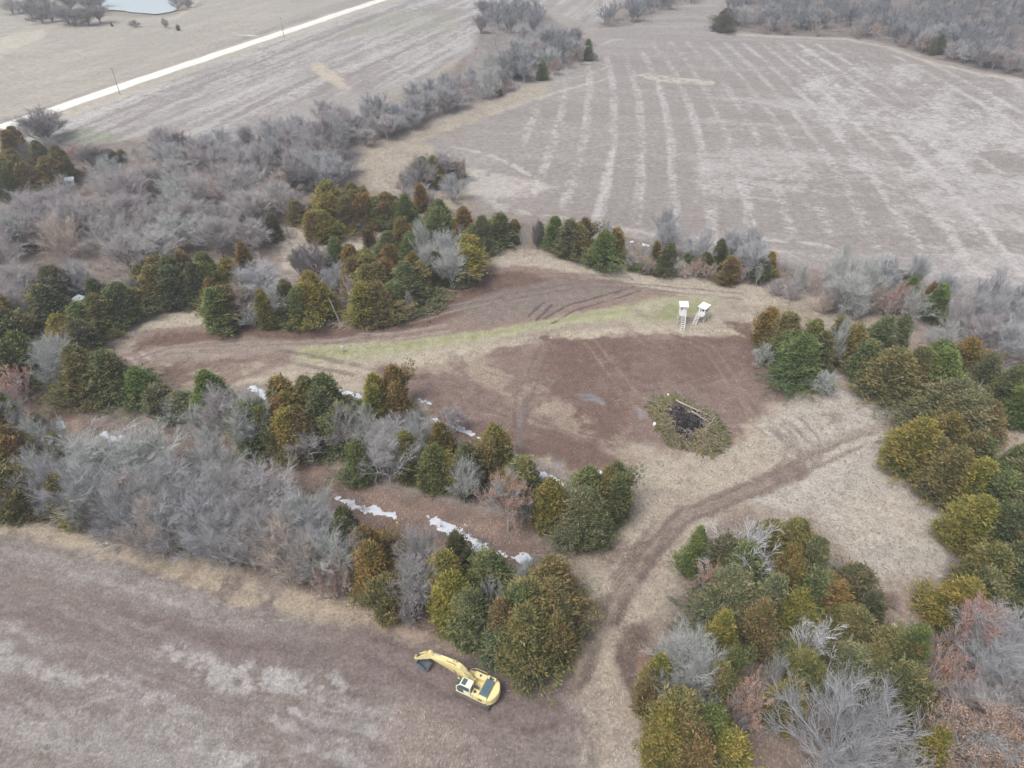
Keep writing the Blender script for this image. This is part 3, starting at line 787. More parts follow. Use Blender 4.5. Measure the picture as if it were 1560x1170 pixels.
PROTO = {}
def make_bare(key, **k):
    big, fine, tips = bare_tree(**k)
    Vb, Fb = prisms(big, 5); Vf, Ff = prisms(fine, 3)
    PROTO[key] = dict(kind='bare', H=k.get('H', 10), R=k.get('R', 4), trunk=mesh_np(key + "_trunk", Vb, Fb, [m_bark], smooth=True),
                      crown=mesh_np(key + "_twigs", Vf, Ff, [m_twig]), prof='bare')
    # true radius and height
    A = np.array(fine)[:, 3:6]; PROTO[key]['R'] = float(np.percentile(np.hypot(A[:, 0], A[:, 1]), 95)); PROTO[key]['H'] = float(np.percentile(A[:, 2], 99.9))
    return tips
def leaves_for(key, tips, seed, per=3, size=.2, keep=.6):
    g_ = np.random.default_rng(seed); T = np.array(tips)
    # leaves hold on in clumps
    kn = fbm(T[:, 0] + 3, T[:, 1] * .7 + T[:, 2], 1.6, 3, seed)
    T = T[kn > np.quantile(kn, 1 - keep)]
    C = np.repeat(T, per, 0) + g_.normal(0, .10, (len(T) * per, 3))
    D = g_.normal(size=C.shape); L = g_.uniform(.7, 1.3, len(C)) * size
    V, F = blades(C, D, L, L * .7, seed)
    PROTO[key]['leaves'] = mesh_np(key + "_leaves", V, F, [m_leaf], fcol=g_.random(len(F)))
make_bare('b0', seed=1, H=10, R=4.6, style='round', n1=10, n2=9, n3=8, n4=9, twig=.009)
make_bare('b1', seed=2, H=10, R=4.4, style='vase', n1=10, n2=9, n3=8, n4=9, twig=.009)
make_bare('b2', seed=3, H=10, R=5.2, style='wide', n1=11, n2=9, n3=8, n4=9, trunk_frac=.13, twig=.009)
make_bare('b3', seed=4, H=12, R=4.0, style='lead', n1=26, n2=8, n3=7, n4=9, twig=.009)
make_bare('b4', seed=5, H=10, R=2.6, style='slim', n1=6, n2=6, n3=5, n4=4, trunk_frac=.22, twig=.009)
make_bare('b5', seed=6, H=10, R=4.8, style='round', n1=9, n2=10, n3=8, n4=9, trunk_frac=.08, twig=.009)
make_bare('huge', seed=7, H=11, R=8, style='wide', n1=15, n2=12, n3=8, n4=7, trunk_frac=.14, twig=.010)
make_bare('white', seed=8, H=9, R=5.2, style='wide', n1=11, n2=9, n3=6, n4=5, twig=.013, trunk_frac=.12)
make_bare('shrub', seed=9, H=4, R=2.6, style='round', n1=10, n2=6, n3=6, n4=6, trunk_frac=.05, twig=.009)
t_ = make_bare('oak0', seed=12, H=10, R=4.4, style='round', n1=9, n2=8, n3=6, n4=5); leaves_for('oak0', t_, 3, per=4, keep=.55, size=.13)
t_ = make_bare('oak1', seed=13, H=10, R=4.2, style='lead', n1=20, n2=7, n3=5, n4=4); leaves_for('oak1', t_, 4, per=4, keep=.5, size=.13)
t_ = make_bare('oak2', seed=14, H=6, R=3.4, style='round', n1=8, n2=6, n3=5, n4=4, trunk_frac=.08); leaves_for('oak2', t_, 5, per=4, keep=.6, size=.12)

def make_cedar(key, H, R, prof, seed, **k):
    V, F, T, limbs = cedar(seed, H, R, prof, **k)
    tr = [[0, 0, -.3, 0, 0, H * .5, .17, .10], [0, 0, H * .5, 0, 0, H * .93, .10, .02]] + limbs
    Vt, Ft = prisms(tr, 5)
    q_ = np.hypot(V[:, 0], V[:, 1]); PROTO[key] = dict(kind='cedar', H=float(np.percentile(V[:, 2], 99.7)), R=float(np.percentile(q_, 95)), prof=prof, trunk=mesh_np(key + "_trunk", Vt, Ft, [m_bark], smooth=True),
                      crown=mesh_np(key + "_crown", V, F, [m_cedar], fcol=T))
make_cedar('c0', 8, 2.6, 'egg', 21)
make_cedar('c1', 8, 2.5, 'cone', 22)
make_cedar('c2', 7, 3.0, 'egg', 23, n=290, loose=1.4)
make_cedar('c3', 9, 2.4, 'cone', 24, loose=1.6)
make_cedar('c4', 7.5, 2.8, 'egg', 25, loose=1.8, n=280)
make_cedar('c5', 7, 3.0, 'dome', 27, n=290, loose=1.7)
make_cedar('cbig', 8.5, 4.2, 'egg', 31, n=460, tufts=13, loose=1.7)
make_cedar('cbig2', 9.5, 3.8, 'cone', 32, n=460, tufts=13, loose=1.6)
make_cedar('small', 3, 1.2, 'oval', 26, n=90, tufts=6, bl=5)
make_cedar('lone', 9, 2.5, 'cone', 28, n=150, bare_base=.38, loose=1.4)

# ------------------------------------------------------------------ placing one tree from its outline in the photograph
def outline(B, R, H, prof):
    away = np.array([B[0], B[1]]); away = away / (np.linalg.norm(away) + 1e-9)
    P = PROF[prof]; vs = []
    for k in range(11):
        t = k / 10; rr = P(min(t, .995)) * R
        vs.append(proj([B[0] + away[0] * rr, B[1] + away[1] * rr, B[2] + t * H])[1])
        vs.append(proj([B[0] - away[0] * rr, B[1] - away[1] * rr, B[2] + t * H])[1])
    return min(vs), max(vs)
def fit(u, vt, vb, w, prof, hmin=1.0, hmax=5.5):
    bu, bv = u, vb
    for _ in range(12):
        B = G(bu, bv); R = w / 2 / pxm(B + np.array([0, 0, 2.]))
        lo, hi = hmin * R, hmax * R
        for _ in range(14):
            H = (lo + hi) / 2
            if outline(B, R, H, prof)[0] > vt: lo = H
            else: hi = H
        top, bot = outline(B, R, H, prof)
        if prof == 'bare': bot = .5 * proj(B)[1] + .5 * bot
        um = proj(B + np.array([0, 0, H * .5]))[0]
        bv += (vb - bot) * .8; bu += (u - um) * .8
    return B, R, H
def fit_all(u, vt, vb, w, prof, cap):
    """one tree, or two one behind the other where the outline is taller than any tree here"""
    B, R, H = fit(u, vt, vb, w, prof)
    if H <= cap * 1.04: return [(B, R, H)]
    top, bot = outline(B, R, cap, prof); s = bot - top
    out = []
    for a, b_, du in ((vb - s, vb, 0), (vt, vt + s, (rng.random() - .5) * w * .25)):
        B, R, H = fit(u + du, a, b_, w, prof); out.append((B, R, min(H, cap)))
    if (vb - vt) < s * 1.18: out = out[:1]
    return out

TINT = {  # crown tints of whole trees
 'g': (.92, 1.05, 1.08), 'G': (.92, 1.20, .98), 'o': (1.20, 1.14, 1.10), 'r': (1.36, 1.05, .92), 'y': (1.42, 1.34, .88), 'd': (.74, .82, .98), 'n': (1.15, 1.05, 1.08), 's': (1.08, 1.20, 1.42),
 'a': (1.0, 1.0, 1.0), 'p': (.97, .925, .935), 'b': (.94, .98, 1.02), 'w': (1.5, 1.55, 1.55), 'k': (.52, .50, .51), 't': (1.2, 1.05, .92), 'l': (1.04, 1.11, 1.07),
 'P': (1.08, .94, .90), 'T': (.95, .95, .85), 'B': (.72, .62, .58)}
WORD = {'g': "deep green", 'G': "bright green", 'o': "olive green", 'r': "rusty orange", 'y': "yellow green", 'd': "blackish green", 'n': "brownish", 's': "grey green",
        'a': "grey", 'p': "purplish grey", 'b': "bluish grey", 'w': "whitish", 'k': "dark grey", 't': "tan grey", 'l': "pale lichen grey", 'P': "pink leaved", 'T': "tan leaved", 'B': "brown leaved"}
ORD = "first second third fourth fifth sixth seventh eighth ninth tenth eleventh twelfth thirteenth fourteenth fifteenth sixteenth seventeenth eighteenth nineteenth twentieth".split()
def ordw(i): return ORD[i] if i < 20 else ("twenty " + ORD[i - 20] if i < 29 else "number %d" % (i + 1))
SEEN = {}
def plant(key, B, R, H, tint, name, cat, rz=None, jit=.08):
    """a copy of a prototype: the thing is an Empty at its foot with the trunk and crown as children"""
    p = PROTO[key]
    root = add(name, None, None, B, (0, 0, rng.random() * 6.28 if rz is None else rz))
    root.scale = (R / p['R'], R / p['R'], H / p['H'])
    root.empty_display_size = .3
    c = TINT[tint]; j = [1 + (rng.random() - .5) * 2 * jit for _ in range(3)]
    l = 1 + (rng.random() - .5) * .16
    tr = add("trunk", p['trunk'], root); tc = (1, 1, 1) if p['kind'] == 'cedar' or 'leaves' in p else c
    tr.color = (*[x * (.75 if p['kind'] == 'cedar' else 1.05) * l for x in tc], 1)
    if p['kind'] == 'cedar':
        cr = add("crown", p['crown'], root); cr.color = (c[0] * j[0] * l, c[1] * j[1] * l, c[2] * j[2] * l, 1)
    else:
        leaf = 'leaves' in p
        cr = add("crown", p['crown'], root); cc = (1, 1, 1) if leaf else c
        cr.color = (cc[0] * l, cc[1] * l, cc[2] * l, 1)
        if leaf:
            lv = add("dry_leaves", p['leaves'], root); lv.color = (c[0] * j[0], c[1] * j[1], c[2] * j[2], 1)
    root["category"] = cat
    return root
CH = {'c': (['c0', 'c4', 'c2', 'c5', 'c3', 'c4', 'c1'], "cedar_tree"), 'C': (['c1', 'c3'], "cedar_tree"), 'b': (['b0', 'b5', 'b1'], "bare_tree"), 'B': (['huge'], "bare_tree"), 'v': (['b1'], "bare_tree"),
      'L': (['b3'], "bare_tree"), 'i': (['b4'], "bare_sapling"), 'W': (['white'], "bare_tree"), 'k': (['oak0', 'oak1'], "oak_tree"), 'K': (['oak2'], "oak_sapling"), 'h': (['shrub'], "bare_shrub"),
      'x': (['small'], "small_cedar"), 'X': (['lone'], "cedar_tree")}
KIND_WORD = {"cedar_tree": "cedar tree", "bare_tree": "bare tree", "oak_tree": "oak tree", "oak_sapling": "oak sapling", "bare_shrub": "bare shrub", "small_cedar": "small cedar", "bare_sapling": "bare sapling"}
CAT_WORD = {"cedar_tree": "cedar", "bare_tree": "tree", "oak_tree": "oak", "oak_sapling": "oak", "bare_shrub": "shrub", "small_cedar": "cedar", "bare_sapling": "sapling"}
def cluster(where, group, rows):
    """rows: kind+tint, u, top, bottom, width (photo pixels). Each label gives look, rank from the left among its like, and the place."""
    made = []
    for row in rows:
        kt, u, vt, vb, w = row[:5]
        keys, name = CH[kt[0]]; key = rng.choice(keys); p = PROTO[key]
        ced = p['kind'] == 'cedar'
        for q, (B, R, H) in enumerate(fit_all(u, vt, vb, w, p['prof'] if ced else 'bare', 9.6 if ced else (15 if kt[0] in 'LiB' else 11.5))):
            if q: key = rng.choice(keys)
            if kt[0] == 'c' and R > 3.3: key = rng.choice(['cbig', 'cbig2'])
            elif kt[0] == 'C' and R > 3.3: key = 'cbig2'
            o = plant(key, B, R * (1.04 if ced else 1.0), H * (1.12 if kt[0] == 'W' else 1), kt[1], name, CAT_WORD[name])
            made.append((proj(B)[0], kt[1], name, o, row[5] if len(row) > 5 and q == 0 else None))
    byk = {}
    for m in made:
        if m[4]: m[3]["label"] = m[4]
        else: byk.setdefault((m[1], m[2]), []).append(m)
    for (t, name), L in byk.items():
        L.sort(key=lambda q: q[0]); n_ = len(L)
        for i, m in enumerate(L):
            k = KIND_WORD[name]
            if n_ == 1: s = "only %s %s %s" % (WORD[t], k, where)
            elif n_ == 2: s = "%s of the two %s %ss %s" % (("left", "right")[i], WORD[t], k, where)
            elif i == 0: s = "leftmost %s %s %s" % (WORD[t], k, where)
            elif i == n_ - 1: s = "rightmost %s %s %s" % (WORD[t], k, where)
            else: s = "%s %s %s from the left %s" % (ordw(i), WORD[t], k, where)
            m[3]["label"] = s
    for m in made: m[3]["group"] = group
    return [m[3] for m in made]
def thicket(label, group, poly, count, hr, wr, kinds, min_d=2.2, seed=0, where=None):
    """a wood whose trees nothing tells apart, each still a tree of its own"""
    r = random.Random(seed); W = px2w(poly); pts = []; out = []
    x0, y0 = W.min(0); x1, y1 = W.max(0); tries = 0
    while len(pts) < count and tries < count * 60:
        tries += 1
        x, y = r.uniform(x0, x1), r.uniform(y0, y1)
        if sdist((np.array([x]), np.array([y])), W)[0] > 0: continue
        if any((x - a) ** 2 + (y - b_) ** 2 < min_d ** 2 for a, b_ in pts): continue
        pts.append((x, y))
    for x, y in pts:
        kt = r.choice(kinds); keys, name = CH[kt[0]]; key = r.choice(keys)
        H = r.uniform(*hr); Rr = r.uniform(*wr) / 2 * 1.25
        if kt[0] in 'cCxKh': H *= .6; Rr *= .75
        o = plant(key, (x, y, float(height(x, y)) - .05), Rr, H, kt[1], name, CAT_WORD[name])
        o["label"] = "%s %s %s" % (WORD[kt[1]], KIND_WORD[name], label); o["group"] = "%s %ss %s" % (WORD[kt[1]], KIND_WORD[name], group)
        out.append(o)
    return out
# ------------------------------------------------------------------ trees and shrubs of the place
cluster("in thicket beside excavator", "trees of the thicket beside the excavator", [
 ('cr', 568, 805, 920, 78, "tall rusty orange cedar left of the thicket above the excavator boom"), ('cn', 592, 872, 958, 62), ('ba', 634, 780, 938, 80, "tall grey bare tree right of the rusty orange cedar"),
 ('Cy', 690, 845, 972, 84), ('cg', 742, 848, 930, 74), ('cg', 720, 905, 992, 70), ('cs', 712, 905, 985, 60),
 ('co', 803, 885, 1036, 112, "largest olive cedar right behind the excavator"), ('co', 838, 852, 985, 86), ('cs', 770, 940, 1014, 74), ('Wb', 752, 880, 955, 60), ('bl', 792, 850, 915, 54),
 ('cd', 695, 812, 880, 40), ('cd', 528, 775, 872, 54), ('co', 850, 930, 1020, 56), ('cs', 850, 900, 990, 60), ('hl', 812, 838, 880, 40), ('cg', 790, 900, 990, 70), ('ct' if False else 'cn', 765, 905, 1000, 56), ('hp', 622, 900, 955, 40), ('hl', 740, 845, 890, 50)])
cluster("in middle hedgerow south of the clearing", "trees of the middle hedgerow", [
 ('cn', 124, 528, 614, 66), ('cg', 166, 535, 616, 80), ('cG', 212, 562, 616, 56), ('cd', 243, 588, 634, 50), ('hl', 262, 600, 640, 60), ('cs', 275, 598, 640, 50), ('bl', 85, 500, 600, 62),
 ('cG', 320, 560, 640, 62), ('bp', 345, 578, 668, 76), ('bl', 378, 585, 695, 70), ('cs', 385, 608, 690, 56), ('cr', 428, 575, 680, 56), ('Cy', 440, 600, 700, 50), ('cg', 490, 568, 680, 72), ('cn', 455, 620, 700, 64),
 ('ba', 462, 645, 705, 62), ('bp', 520, 600, 695, 56), ('cG', 496, 635, 690, 60), ('cr', 606, 556, 655, 46), ('cy', 572, 570, 660, 46), ('bl', 560, 600, 700, 62), ('ba', 590, 620, 738, 84),
 ('cG', 549, 668, 736, 44), ('bl', 632, 612, 725, 56), ('hp', 690, 610, 665, 60), ('hp', 655, 640, 700, 50), ('cr', 672, 645, 718, 46), ('cy', 676, 688, 755, 52), ('Cy', 755, 640, 728, 52), ('co', 745, 670, 742, 50), ('cg', 712, 665, 755, 50),
 ('bl', 706, 688, 768, 54), ('kT', 775, 715, 812, 72), ('KT', 790, 730, 800, 60), ('co', 796, 698, 760, 56), ('cy', 840, 724, 814, 54, "bright yellow green cedar at east end of the middle hedgerow"),
 ('cg', 898, 714, 838, 76), ('cg', 940, 705, 800, 46), ('cs', 885, 740, 830, 66), ('cn', 925, 700, 790, 46), ('bl', 870, 735, 800, 40), ('hl', 530, 620, 680, 50), ('cs', 420, 650, 700, 40), ('cg', 520, 612, 690, 48), ('cG', 402, 605, 700, 44), ('co', 468, 572, 650, 58), ('cg', 660, 680, 750, 44), ('co', 620, 660, 735, 40), ('hl', 300, 610, 660, 50)])
cluster("in pale band above the front field", "bare trees in the pale band above the front field", [
 ('bl', 150, 640, 795, 118), ('bl', 218, 638, 800, 124), ('bb', 188, 700, 835, 112), ('bb', 262, 676, 838, 124), ('bl', 322, 622, 740, 96), ('bb', 302, 700, 846, 120), ('ba', 352, 690, 852, 118), ('ba', 402, 690, 862, 112),
 ('bl', 438, 722, 874, 108), ('bb', 478, 748, 885, 100), ('bl', 510, 782, 892, 80), ('bb', 120, 700, 796, 96), ('ba', 545, 792, 885, 66), ('bt', 230, 745, 850, 90), ('ba', 375, 745, 872, 96), ('bt', 430, 760, 885, 84), ('bk', 160, 740, 820, 84),
 ('ba', 250, 690, 810, 96), ('bb', 330, 730, 865, 90), ('bt', 465, 790, 895, 70), ('ht', 520, 830, 905, 60), ('cs', 372, 838, 860, 18, "tiny green cedar on tan verge below the pale bare trees"),
 ('cd', 455, 860, 888, 24), ('KB', 505, 850, 915, 56), ('kT', 200, 690, 800, 80)])
cluster("at the lower left edge", "trees at the lower left edge", [
 ('co', 12, 625, 790, 64), ('cr', 22, 650, 740, 50), ('cn', 48, 715, 792, 66), ('bl', 62, 622, 770, 84), ('bb', 76, 690, 785, 74), ('cy', 92, 660, 730, 36), ('cr', 100, 720, 800, 50), ('cy', 118, 745, 804, 50), ('cy', -4, 690, 784, 60), ('cr', 30, 740, 775, 50),
 ('cG', 8, 600, 690, 50), ('bp', 8, 575, 690, 60), ('KP', 22, 555, 620, 60), ('ba', -10, 640, 790, 80)])
cluster("at left edge west of the clearing", "trees at the left edge west of the clearing", [
 ('cg', 8, 470, 596, 92, "large deep green cedar at the left edge west of the clearing"), ('cG', 34, 505, 578, 60), ('cr', 14, 450, 540, 46), ('cd', 76, 405, 506, 72), ('co', 70, 430, 500, 60), ('cy', 92, 480, 528, 50), ('cG', 124, 462, 514, 62), ('co', 150, 450, 510, 56),
 ('cg', 186, 432, 492, 60), ('cd', 124, 490, 545, 62), ('cn', 105, 500, 545, 50), ('bb', 115, 385, 460, 60), ('bl', 205, 415, 470, 50), ('cg', 145, 425, 465, 36), ('bp', 20, 390, 500, 70), ('bp', 45, 400, 470, 60), ('cs', 175, 440, 495, 46)])
cluster("on north bank left of the brush heap", "trees on the north bank left of the brush heap", [
 ('cn', 238, 388, 470, 60), ('cd', 262, 392, 472, 62), ('cr', 282, 375, 440, 30), ('co', 218, 405, 460, 46), ('cG', 316, 385, 462, 50), ('cy', 350, 385, 455, 44), ('cr', 325, 425, 480, 36), ('cG', 330, 440, 505, 42), ('cn', 345, 430, 500, 40),
 ('cr', 372, 370, 420, 26), ('bb', 396, 383, 468, 82), ('bl', 425, 425, 492, 60), ('kT', 366, 425, 492, 46), ('cy', 402, 442, 500, 26), ('cg', 438, 428, 492, 40), ('cy', 470, 414, 495, 58), ('cy', 494, 432, 484, 28), ('co', 208, 440, 480, 40), ('cd', 300, 395, 465, 50),
 ('cg', 456, 440, 498, 40), ('hl', 385, 455, 500, 50), ('bk', 455, 370, 430, 40)])
cluster("on cedar knoll above the clearing", "trees on the cedar knoll above the clearing", [
 ('cy', 502, 275, 352, 56), ('co', 540, 278, 350, 46), ('cy', 492, 322, 370, 50), ('cr', 477, 322, 368, 30), ('co', 527, 300, 352, 42), ('cr', 555, 285, 348, 36), ('cn', 588, 288, 350, 54), ('cG', 618, 290, 352, 44), ('co', 602, 300, 345, 40), ('cG', 575, 300, 347, 34),
 ('cr', 640, 280, 322, 24), ('cG', 668, 304, 374, 54, "round bright green cedar in middle of the knoll"), ('cr', 706, 316, 372, 44), ('cg', 735, 326, 386, 40), ('cg', 722, 345, 390, 46), ('xB', 562, 348, 380, 26, "small purplish brown cedar alone on the knoll grass"),
 ('cr', 612, 332, 390, 42), ('cg', 592, 352, 392, 44), ('cG', 625, 355, 398, 40), ('cr', 540, 372, 455, 46), ('co', 560, 385, 470, 56), ('cr', 590, 372, 455, 46), ('cr', 630, 376, 448, 46), ('cs', 618, 400, 466, 56), ('co', 575, 400, 496, 56), ('cy', 553, 430, 496, 40),
 ('cG', 600, 430, 476, 44), ('cn', 640, 400, 456, 40), ('Xy', 713, 358, 436, 50, "lone cedar with clear trunk at right end of the knoll"), ('cd', 664, 385, 440, 46), ('cd', 688, 385, 424, 32), ('vl', 684, 340, 442, 60), ('vl', 650, 365, 438, 36),
 ('bk', 482, 352, 432, 66), ('bb', 516, 396, 442, 52), ('bb', 500, 405, 450, 46), ('kT', 534, 412, 478, 36), ('cG', 512, 355, 420, 34), ('cG', 560, 370, 440, 40), ('cg', 522, 380, 420, 30), ('bl', 555, 330, 352, 30), ('hl', 640, 330, 400, 40), ('hp', 622, 440, 478, 20)])
cluster("in grove at corner of the far field", "trees of the grove at the far field corner", [
 ('cG', 644, 240, 286, 46), ('cy', 660, 238, 284, 34), ('cG', 628, 255, 284, 32), ('cg', 690, 246, 272, 26), ('KB', 701, 236, 280, 20), ('bb', 688, 260, 308, 54), ('bp', 640, 222, 292, 50), ('bp', 672, 222, 280, 50), ('hp', 615, 255, 295, 46), ('hp', 640, 280, 310, 60)])
cluster("in hedge between clearing and far field", "trees of the hedge between clearing and far field", [
 ('cg', 762, 325, 374, 36), ('cG', 745, 335, 372, 30), ('cn', 784, 335, 370, 22), ('iT' if False else 'il', 735, 318, 378, 24), ('il', 798, 330, 392, 18), ('cg', 822, 338, 372, 18), ('cG', 845, 330, 388, 40), ('cg', 868, 336, 392, 36), ('co', 880, 340, 400, 44), ('cn', 890, 332, 390, 34),
 ('cG', 920, 352, 410, 50), ('cr', 938, 348, 400, 30), ('il', 950, 345, 402, 14), ('xG', 965, 400, 414, 22), ('xs', 985, 398, 418, 30), ('vb', 1018, 305, 398, 44, "tall bluish bare tree rising above hedge behind the hunting blinds"), ('cd', 1018, 372, 418, 34), ('cr', 1000, 368, 402, 22),
 ('KT', 990, 388, 420, 22), ('il', 990, 365, 405, 16), ('xs', 1000, 405, 422, 16), ('bb', 1072, 340, 405, 56), ('cG', 1050, 382, 406, 20), ('cd', 1096, 365, 412, 28), ('KT', 1062, 392, 425, 28), ('KT', 1080, 398, 428, 30), ('cd', 1075, 385, 420, 30), ('cr', 1112, 392, 434, 28, "golden rusty cedar at foot of hedge behind the right blind"),
 ('KP', 1130, 400, 430, 20), ('cd', 1132, 392, 418, 24), ('bb', 1118, 330, 408, 44), ('bb', 1146, 335, 428, 50), ('cy', 1172, 384, 420, 26), ('cg', 1160, 395, 430, 34), ('il', 1155, 400, 438, 14), ('bl', 1224, 395, 446, 26), ('bb', 925, 330, 385, 22), ('hl', 1030, 390, 420, 30), ('hp', 1210, 420, 460, 40), ('hp', 960, 380, 408, 30),
 ('hB', 1200, 425, 450, 36) if False else ('hp', 1185, 420, 452, 34), ('ht', 1040, 395, 424, 30), ('bk', 818, 330, 380, 20), ('hl', 890, 388, 400, 20)])
cluster("in right hedge beyond the right cedars", "trees of the right hedge", [
 ('vl', 1292, 395, 482, 66), ('bl', 1280, 365, 460, 50), ('bl', 1322, 380, 470, 56), ('bb', 1355, 372, 455, 60), ('KB', 1335, 432, 480, 42), ('kP', 1372, 422, 482, 44), ('KT', 1358, 440, 485, 36), ('cG', 1386, 420, 472, 24), ('cd', 1372, 414, 446, 30), ('cr', 1415, 430, 482, 22), ('cG', 1428, 434, 490, 32),
 ('Wl', 1398, 440, 492, 56), ('bb', 1440, 395, 478, 50), ('bb', 1480, 420, 510, 60), ('bb', 1515, 400, 520, 62), ('bb', 1548, 420, 530, 60), ('bp', 1462, 450, 525, 50), ('bp', 1500, 470, 545, 60), ('bb', 1540, 470, 560, 56), ('hl', 1450, 485, 532, 50), ('hp', 1480, 500, 545, 50), ('bb', 1400, 370, 450, 40), ('bb', 1580, 440, 560, 60),
 ('hp', 1270, 420, 476, 50), ('hl', 1310, 440, 490, 50), ('ht', 1260, 440, 480, 40), ('bp', 1440, 500, 550, 40), ('hl', 1430, 495, 530, 40), ('hp', 1530, 510, 560, 50)])
cluster("among cedars right of the hunting blinds", "cedars and trees right of the hunting blinds", [
 ('cr', 1170, 470, 528, 42), ('cn', 1196, 478, 545, 46), ('co', 1236, 480, 556, 50), ('cG', 1200, 505, 560, 50), ('cG', 1222, 505, 586, 72), ('cg', 1250, 500, 572, 40), ('cs', 1276, 482, 545, 36), ('bl', 1278, 478, 560, 36), ('cr', 1298, 496, 560, 50), ('Wl', 1298, 515, 562, 40),
 ('cs', 1345, 482, 545, 56), ('cs', 1370, 480, 540, 36), ('co', 1360, 522, 612, 92, "big bushy olive cedar at the foot of the right hand group"), ('cn', 1395, 530, 600, 56), ('cg', 1320, 520, 580, 50), ('cG', 1432, 520, 608, 78), ('cr', 1468, 515, 590, 50), ('cs', 1500, 540, 605, 56),
 ('cg', 1538, 552, 632, 66), ('cG', 1560, 570, 650, 60), ('cs', 1462, 582, 680, 96), ('co', 1502, 612, 672, 60), ('bp', 1476, 578, 650, 46), ('cg', 1480, 600, 665, 50), ('hl', 1255, 560, 600, 50), ('xG', 1178, 520, 560, 36), ('hl', 1165, 520, 560, 40)])
cluster("among cedars along the right edge", "cedars along the right edge", [
 ('cy', 1398, 632, 724, 90), ('cr', 1442, 630, 705, 56), ('co', 1425, 670, 735, 66), ('cn', 1478, 660, 722, 50), ('cg', 1492, 668, 725, 44), ('cn', 1450, 684, 765, 80), ('Cy', 1486, 702, 778, 58), ('cg', 1540, 680, 780, 66), ('cg', 1520, 720, 800, 60), ('cg', 1560, 720, 830, 66),
 ('cy', 1484, 760, 842, 84), ('cd', 1530, 760, 850, 60), ('co', 1504, 826, 930, 90), ('cg', 1552, 830, 930, 66), ('cy', 1462, 886, 968, 86), ('co', 1500, 884, 930, 50), ('cn', 1420, 640, 700, 40), ('xG', 1553, 682, 712, 26), ('cg', 1490, 860, 950, 60), ('cr', 1580, 780, 880, 60), ('cs', 1515, 720, 770, 50)])
cluster("in thicket inside the track fork", "trees of the thicket inside the track fork", [
 ('Ww', 1132, 778, 905, 128, "whitish spreading bare tree at the top of the track fork thicket"), ('cG', 1060, 805, 880, 40), ('KP', 1080, 850, 918, 46), ('cs', 1112, 870, 955, 90), ('co', 1165, 790, 880, 66), ('co', 1208, 788, 890, 86), ('cs', 1235, 815, 900, 56), ('cd', 1300, 868, 935, 62), ('cd', 1322, 905, 970, 44),
 ('cr', 1205, 830, 925, 44), ('cr', 1262, 885, 955, 56), ('Cy', 1212, 890, 985, 54), ('cn', 1156, 912, 1000, 58), ('co', 1278, 918, 990, 72), ('cs', 1240, 865, 950, 60), ('co', 1300, 930, 995, 50), ('Ww', 1234, 930, 1010, 96), ('cs', 1175, 880, 960, 50), ('cg', 1130, 820, 920, 70), ('cd', 1100, 810, 900, 56),
 ('co', 1226, 990, 1064, 72), ('cd', 1262, 985, 1040, 50), ('cs', 1298, 990, 1056, 74), ('co', 1350, 965, 1030, 60), ('cG', 1388, 950, 1040, 50), ('cg', 1372, 1010, 1100, 72), ('Cy', 1200, 1040, 1112, 54), ('cg', 1330, 1000, 1060, 60), ('Wl', 1180, 985, 1048, 34), ('Wl', 1280, 975, 1010, 40), ('cr', 1380, 960, 1040, 36), ('co', 1330, 985, 1050, 50)])
cluster("at the bottom right corner", "trees at the bottom right corner", [
 ('Bb', 1292, 1028, 1190, 210, "huge grey bare tree spreading at the bottom right edge"), ('Cy', 1412, 1095, 1190, 50), ('KP', 1450, 1000, 1075, 66), ('kP', 1482, 912, 1005, 74), ('KP', 1435, 985, 1060, 46), ('KT', 1410, 1020, 1090, 46), ('bb', 1528, 920, 1080, 120), ('kT', 1500, 1050, 1180, 130), ('bp', 1550, 1020, 1180, 120),
 ('KT', 1440, 1070, 1170, 80), ('bp', 1480, 1030, 1130, 90), ('KP', 1420, 1140, 1200, 50), ('bb', 1590, 960, 1140, 110), ('ht', 1400, 1040, 1090, 50), ('co', 1395, 1040, 1110, 40), ('kT', 1545, 1110, 1230, 110), ('KP', 1455, 955, 1010, 50)])
cluster("in strip right of the dirt track", "trees of the strip right of the dirt track", [
 ('Cy', 1000, 955, 1078, 44), ('cn', 990, 1010, 1090, 40), ('bl', 1056, 940, 1092, 104), ('cy', 1098, 935, 1010, 42), ('cG', 1112, 980, 1062, 40), ('co', 1092, 1015, 1090, 60), ('KP', 1136, 1034, 1118, 62), ('co', 1040, 1062, 1178, 76), ('cy', 1012, 1080, 1185, 60), ('cG', 1078, 1076, 1165, 64), ('cy', 1102, 1120, 1200, 80),
 ('cn', 1060, 1110, 1210, 60), ('hl', 1120, 1040, 1090, 40), ('cr', 1030, 1090, 1180, 40), ('hp', 1125, 1080, 1130, 40)])
cluster("in wood at upper left edge", "cedars of the wood at the upper left edge", [
 ('bk', 62, 155, 222, 72, "dark spreading bare tree against the gravel road"), ('cr', 12, 195, 290, 30), ('Cr', 22, 190, 275, 34), ('co', 20, 235, 300, 40), ('cG', 5, 245, 310, 36), ('cn', 40, 240, 298, 46), ('cr', 78, 232, 290, 56), ('co', 92, 222, 280, 36), ('cs', 62, 215, 262, 40), ('cd', 166, 228, 255, 30), ('cs', 186, 228, 252, 18),
 ('bk', 140, 215, 262, 60), ('bk', 45, 210, 260, 46), ('KP', 110, 222, 245, 22), ('KP', 60, 240, 262, 26), ('hp', 75, 205, 248, 36), ('cd', 250, 255, 278, 30), ('cd', 372, 328, 350, 20), ('co', 450, 305, 342, 28), ('cd', 416, 325, 365, 24), ('KT', 400, 275, 310, 30), ('KT', 430, 270, 305, 34), ('bl', 15, 320, 385, 60), ('ck' if False else 'cd', 50, 330, 380, 40), ('KT', 185, 360, 385, 24)])
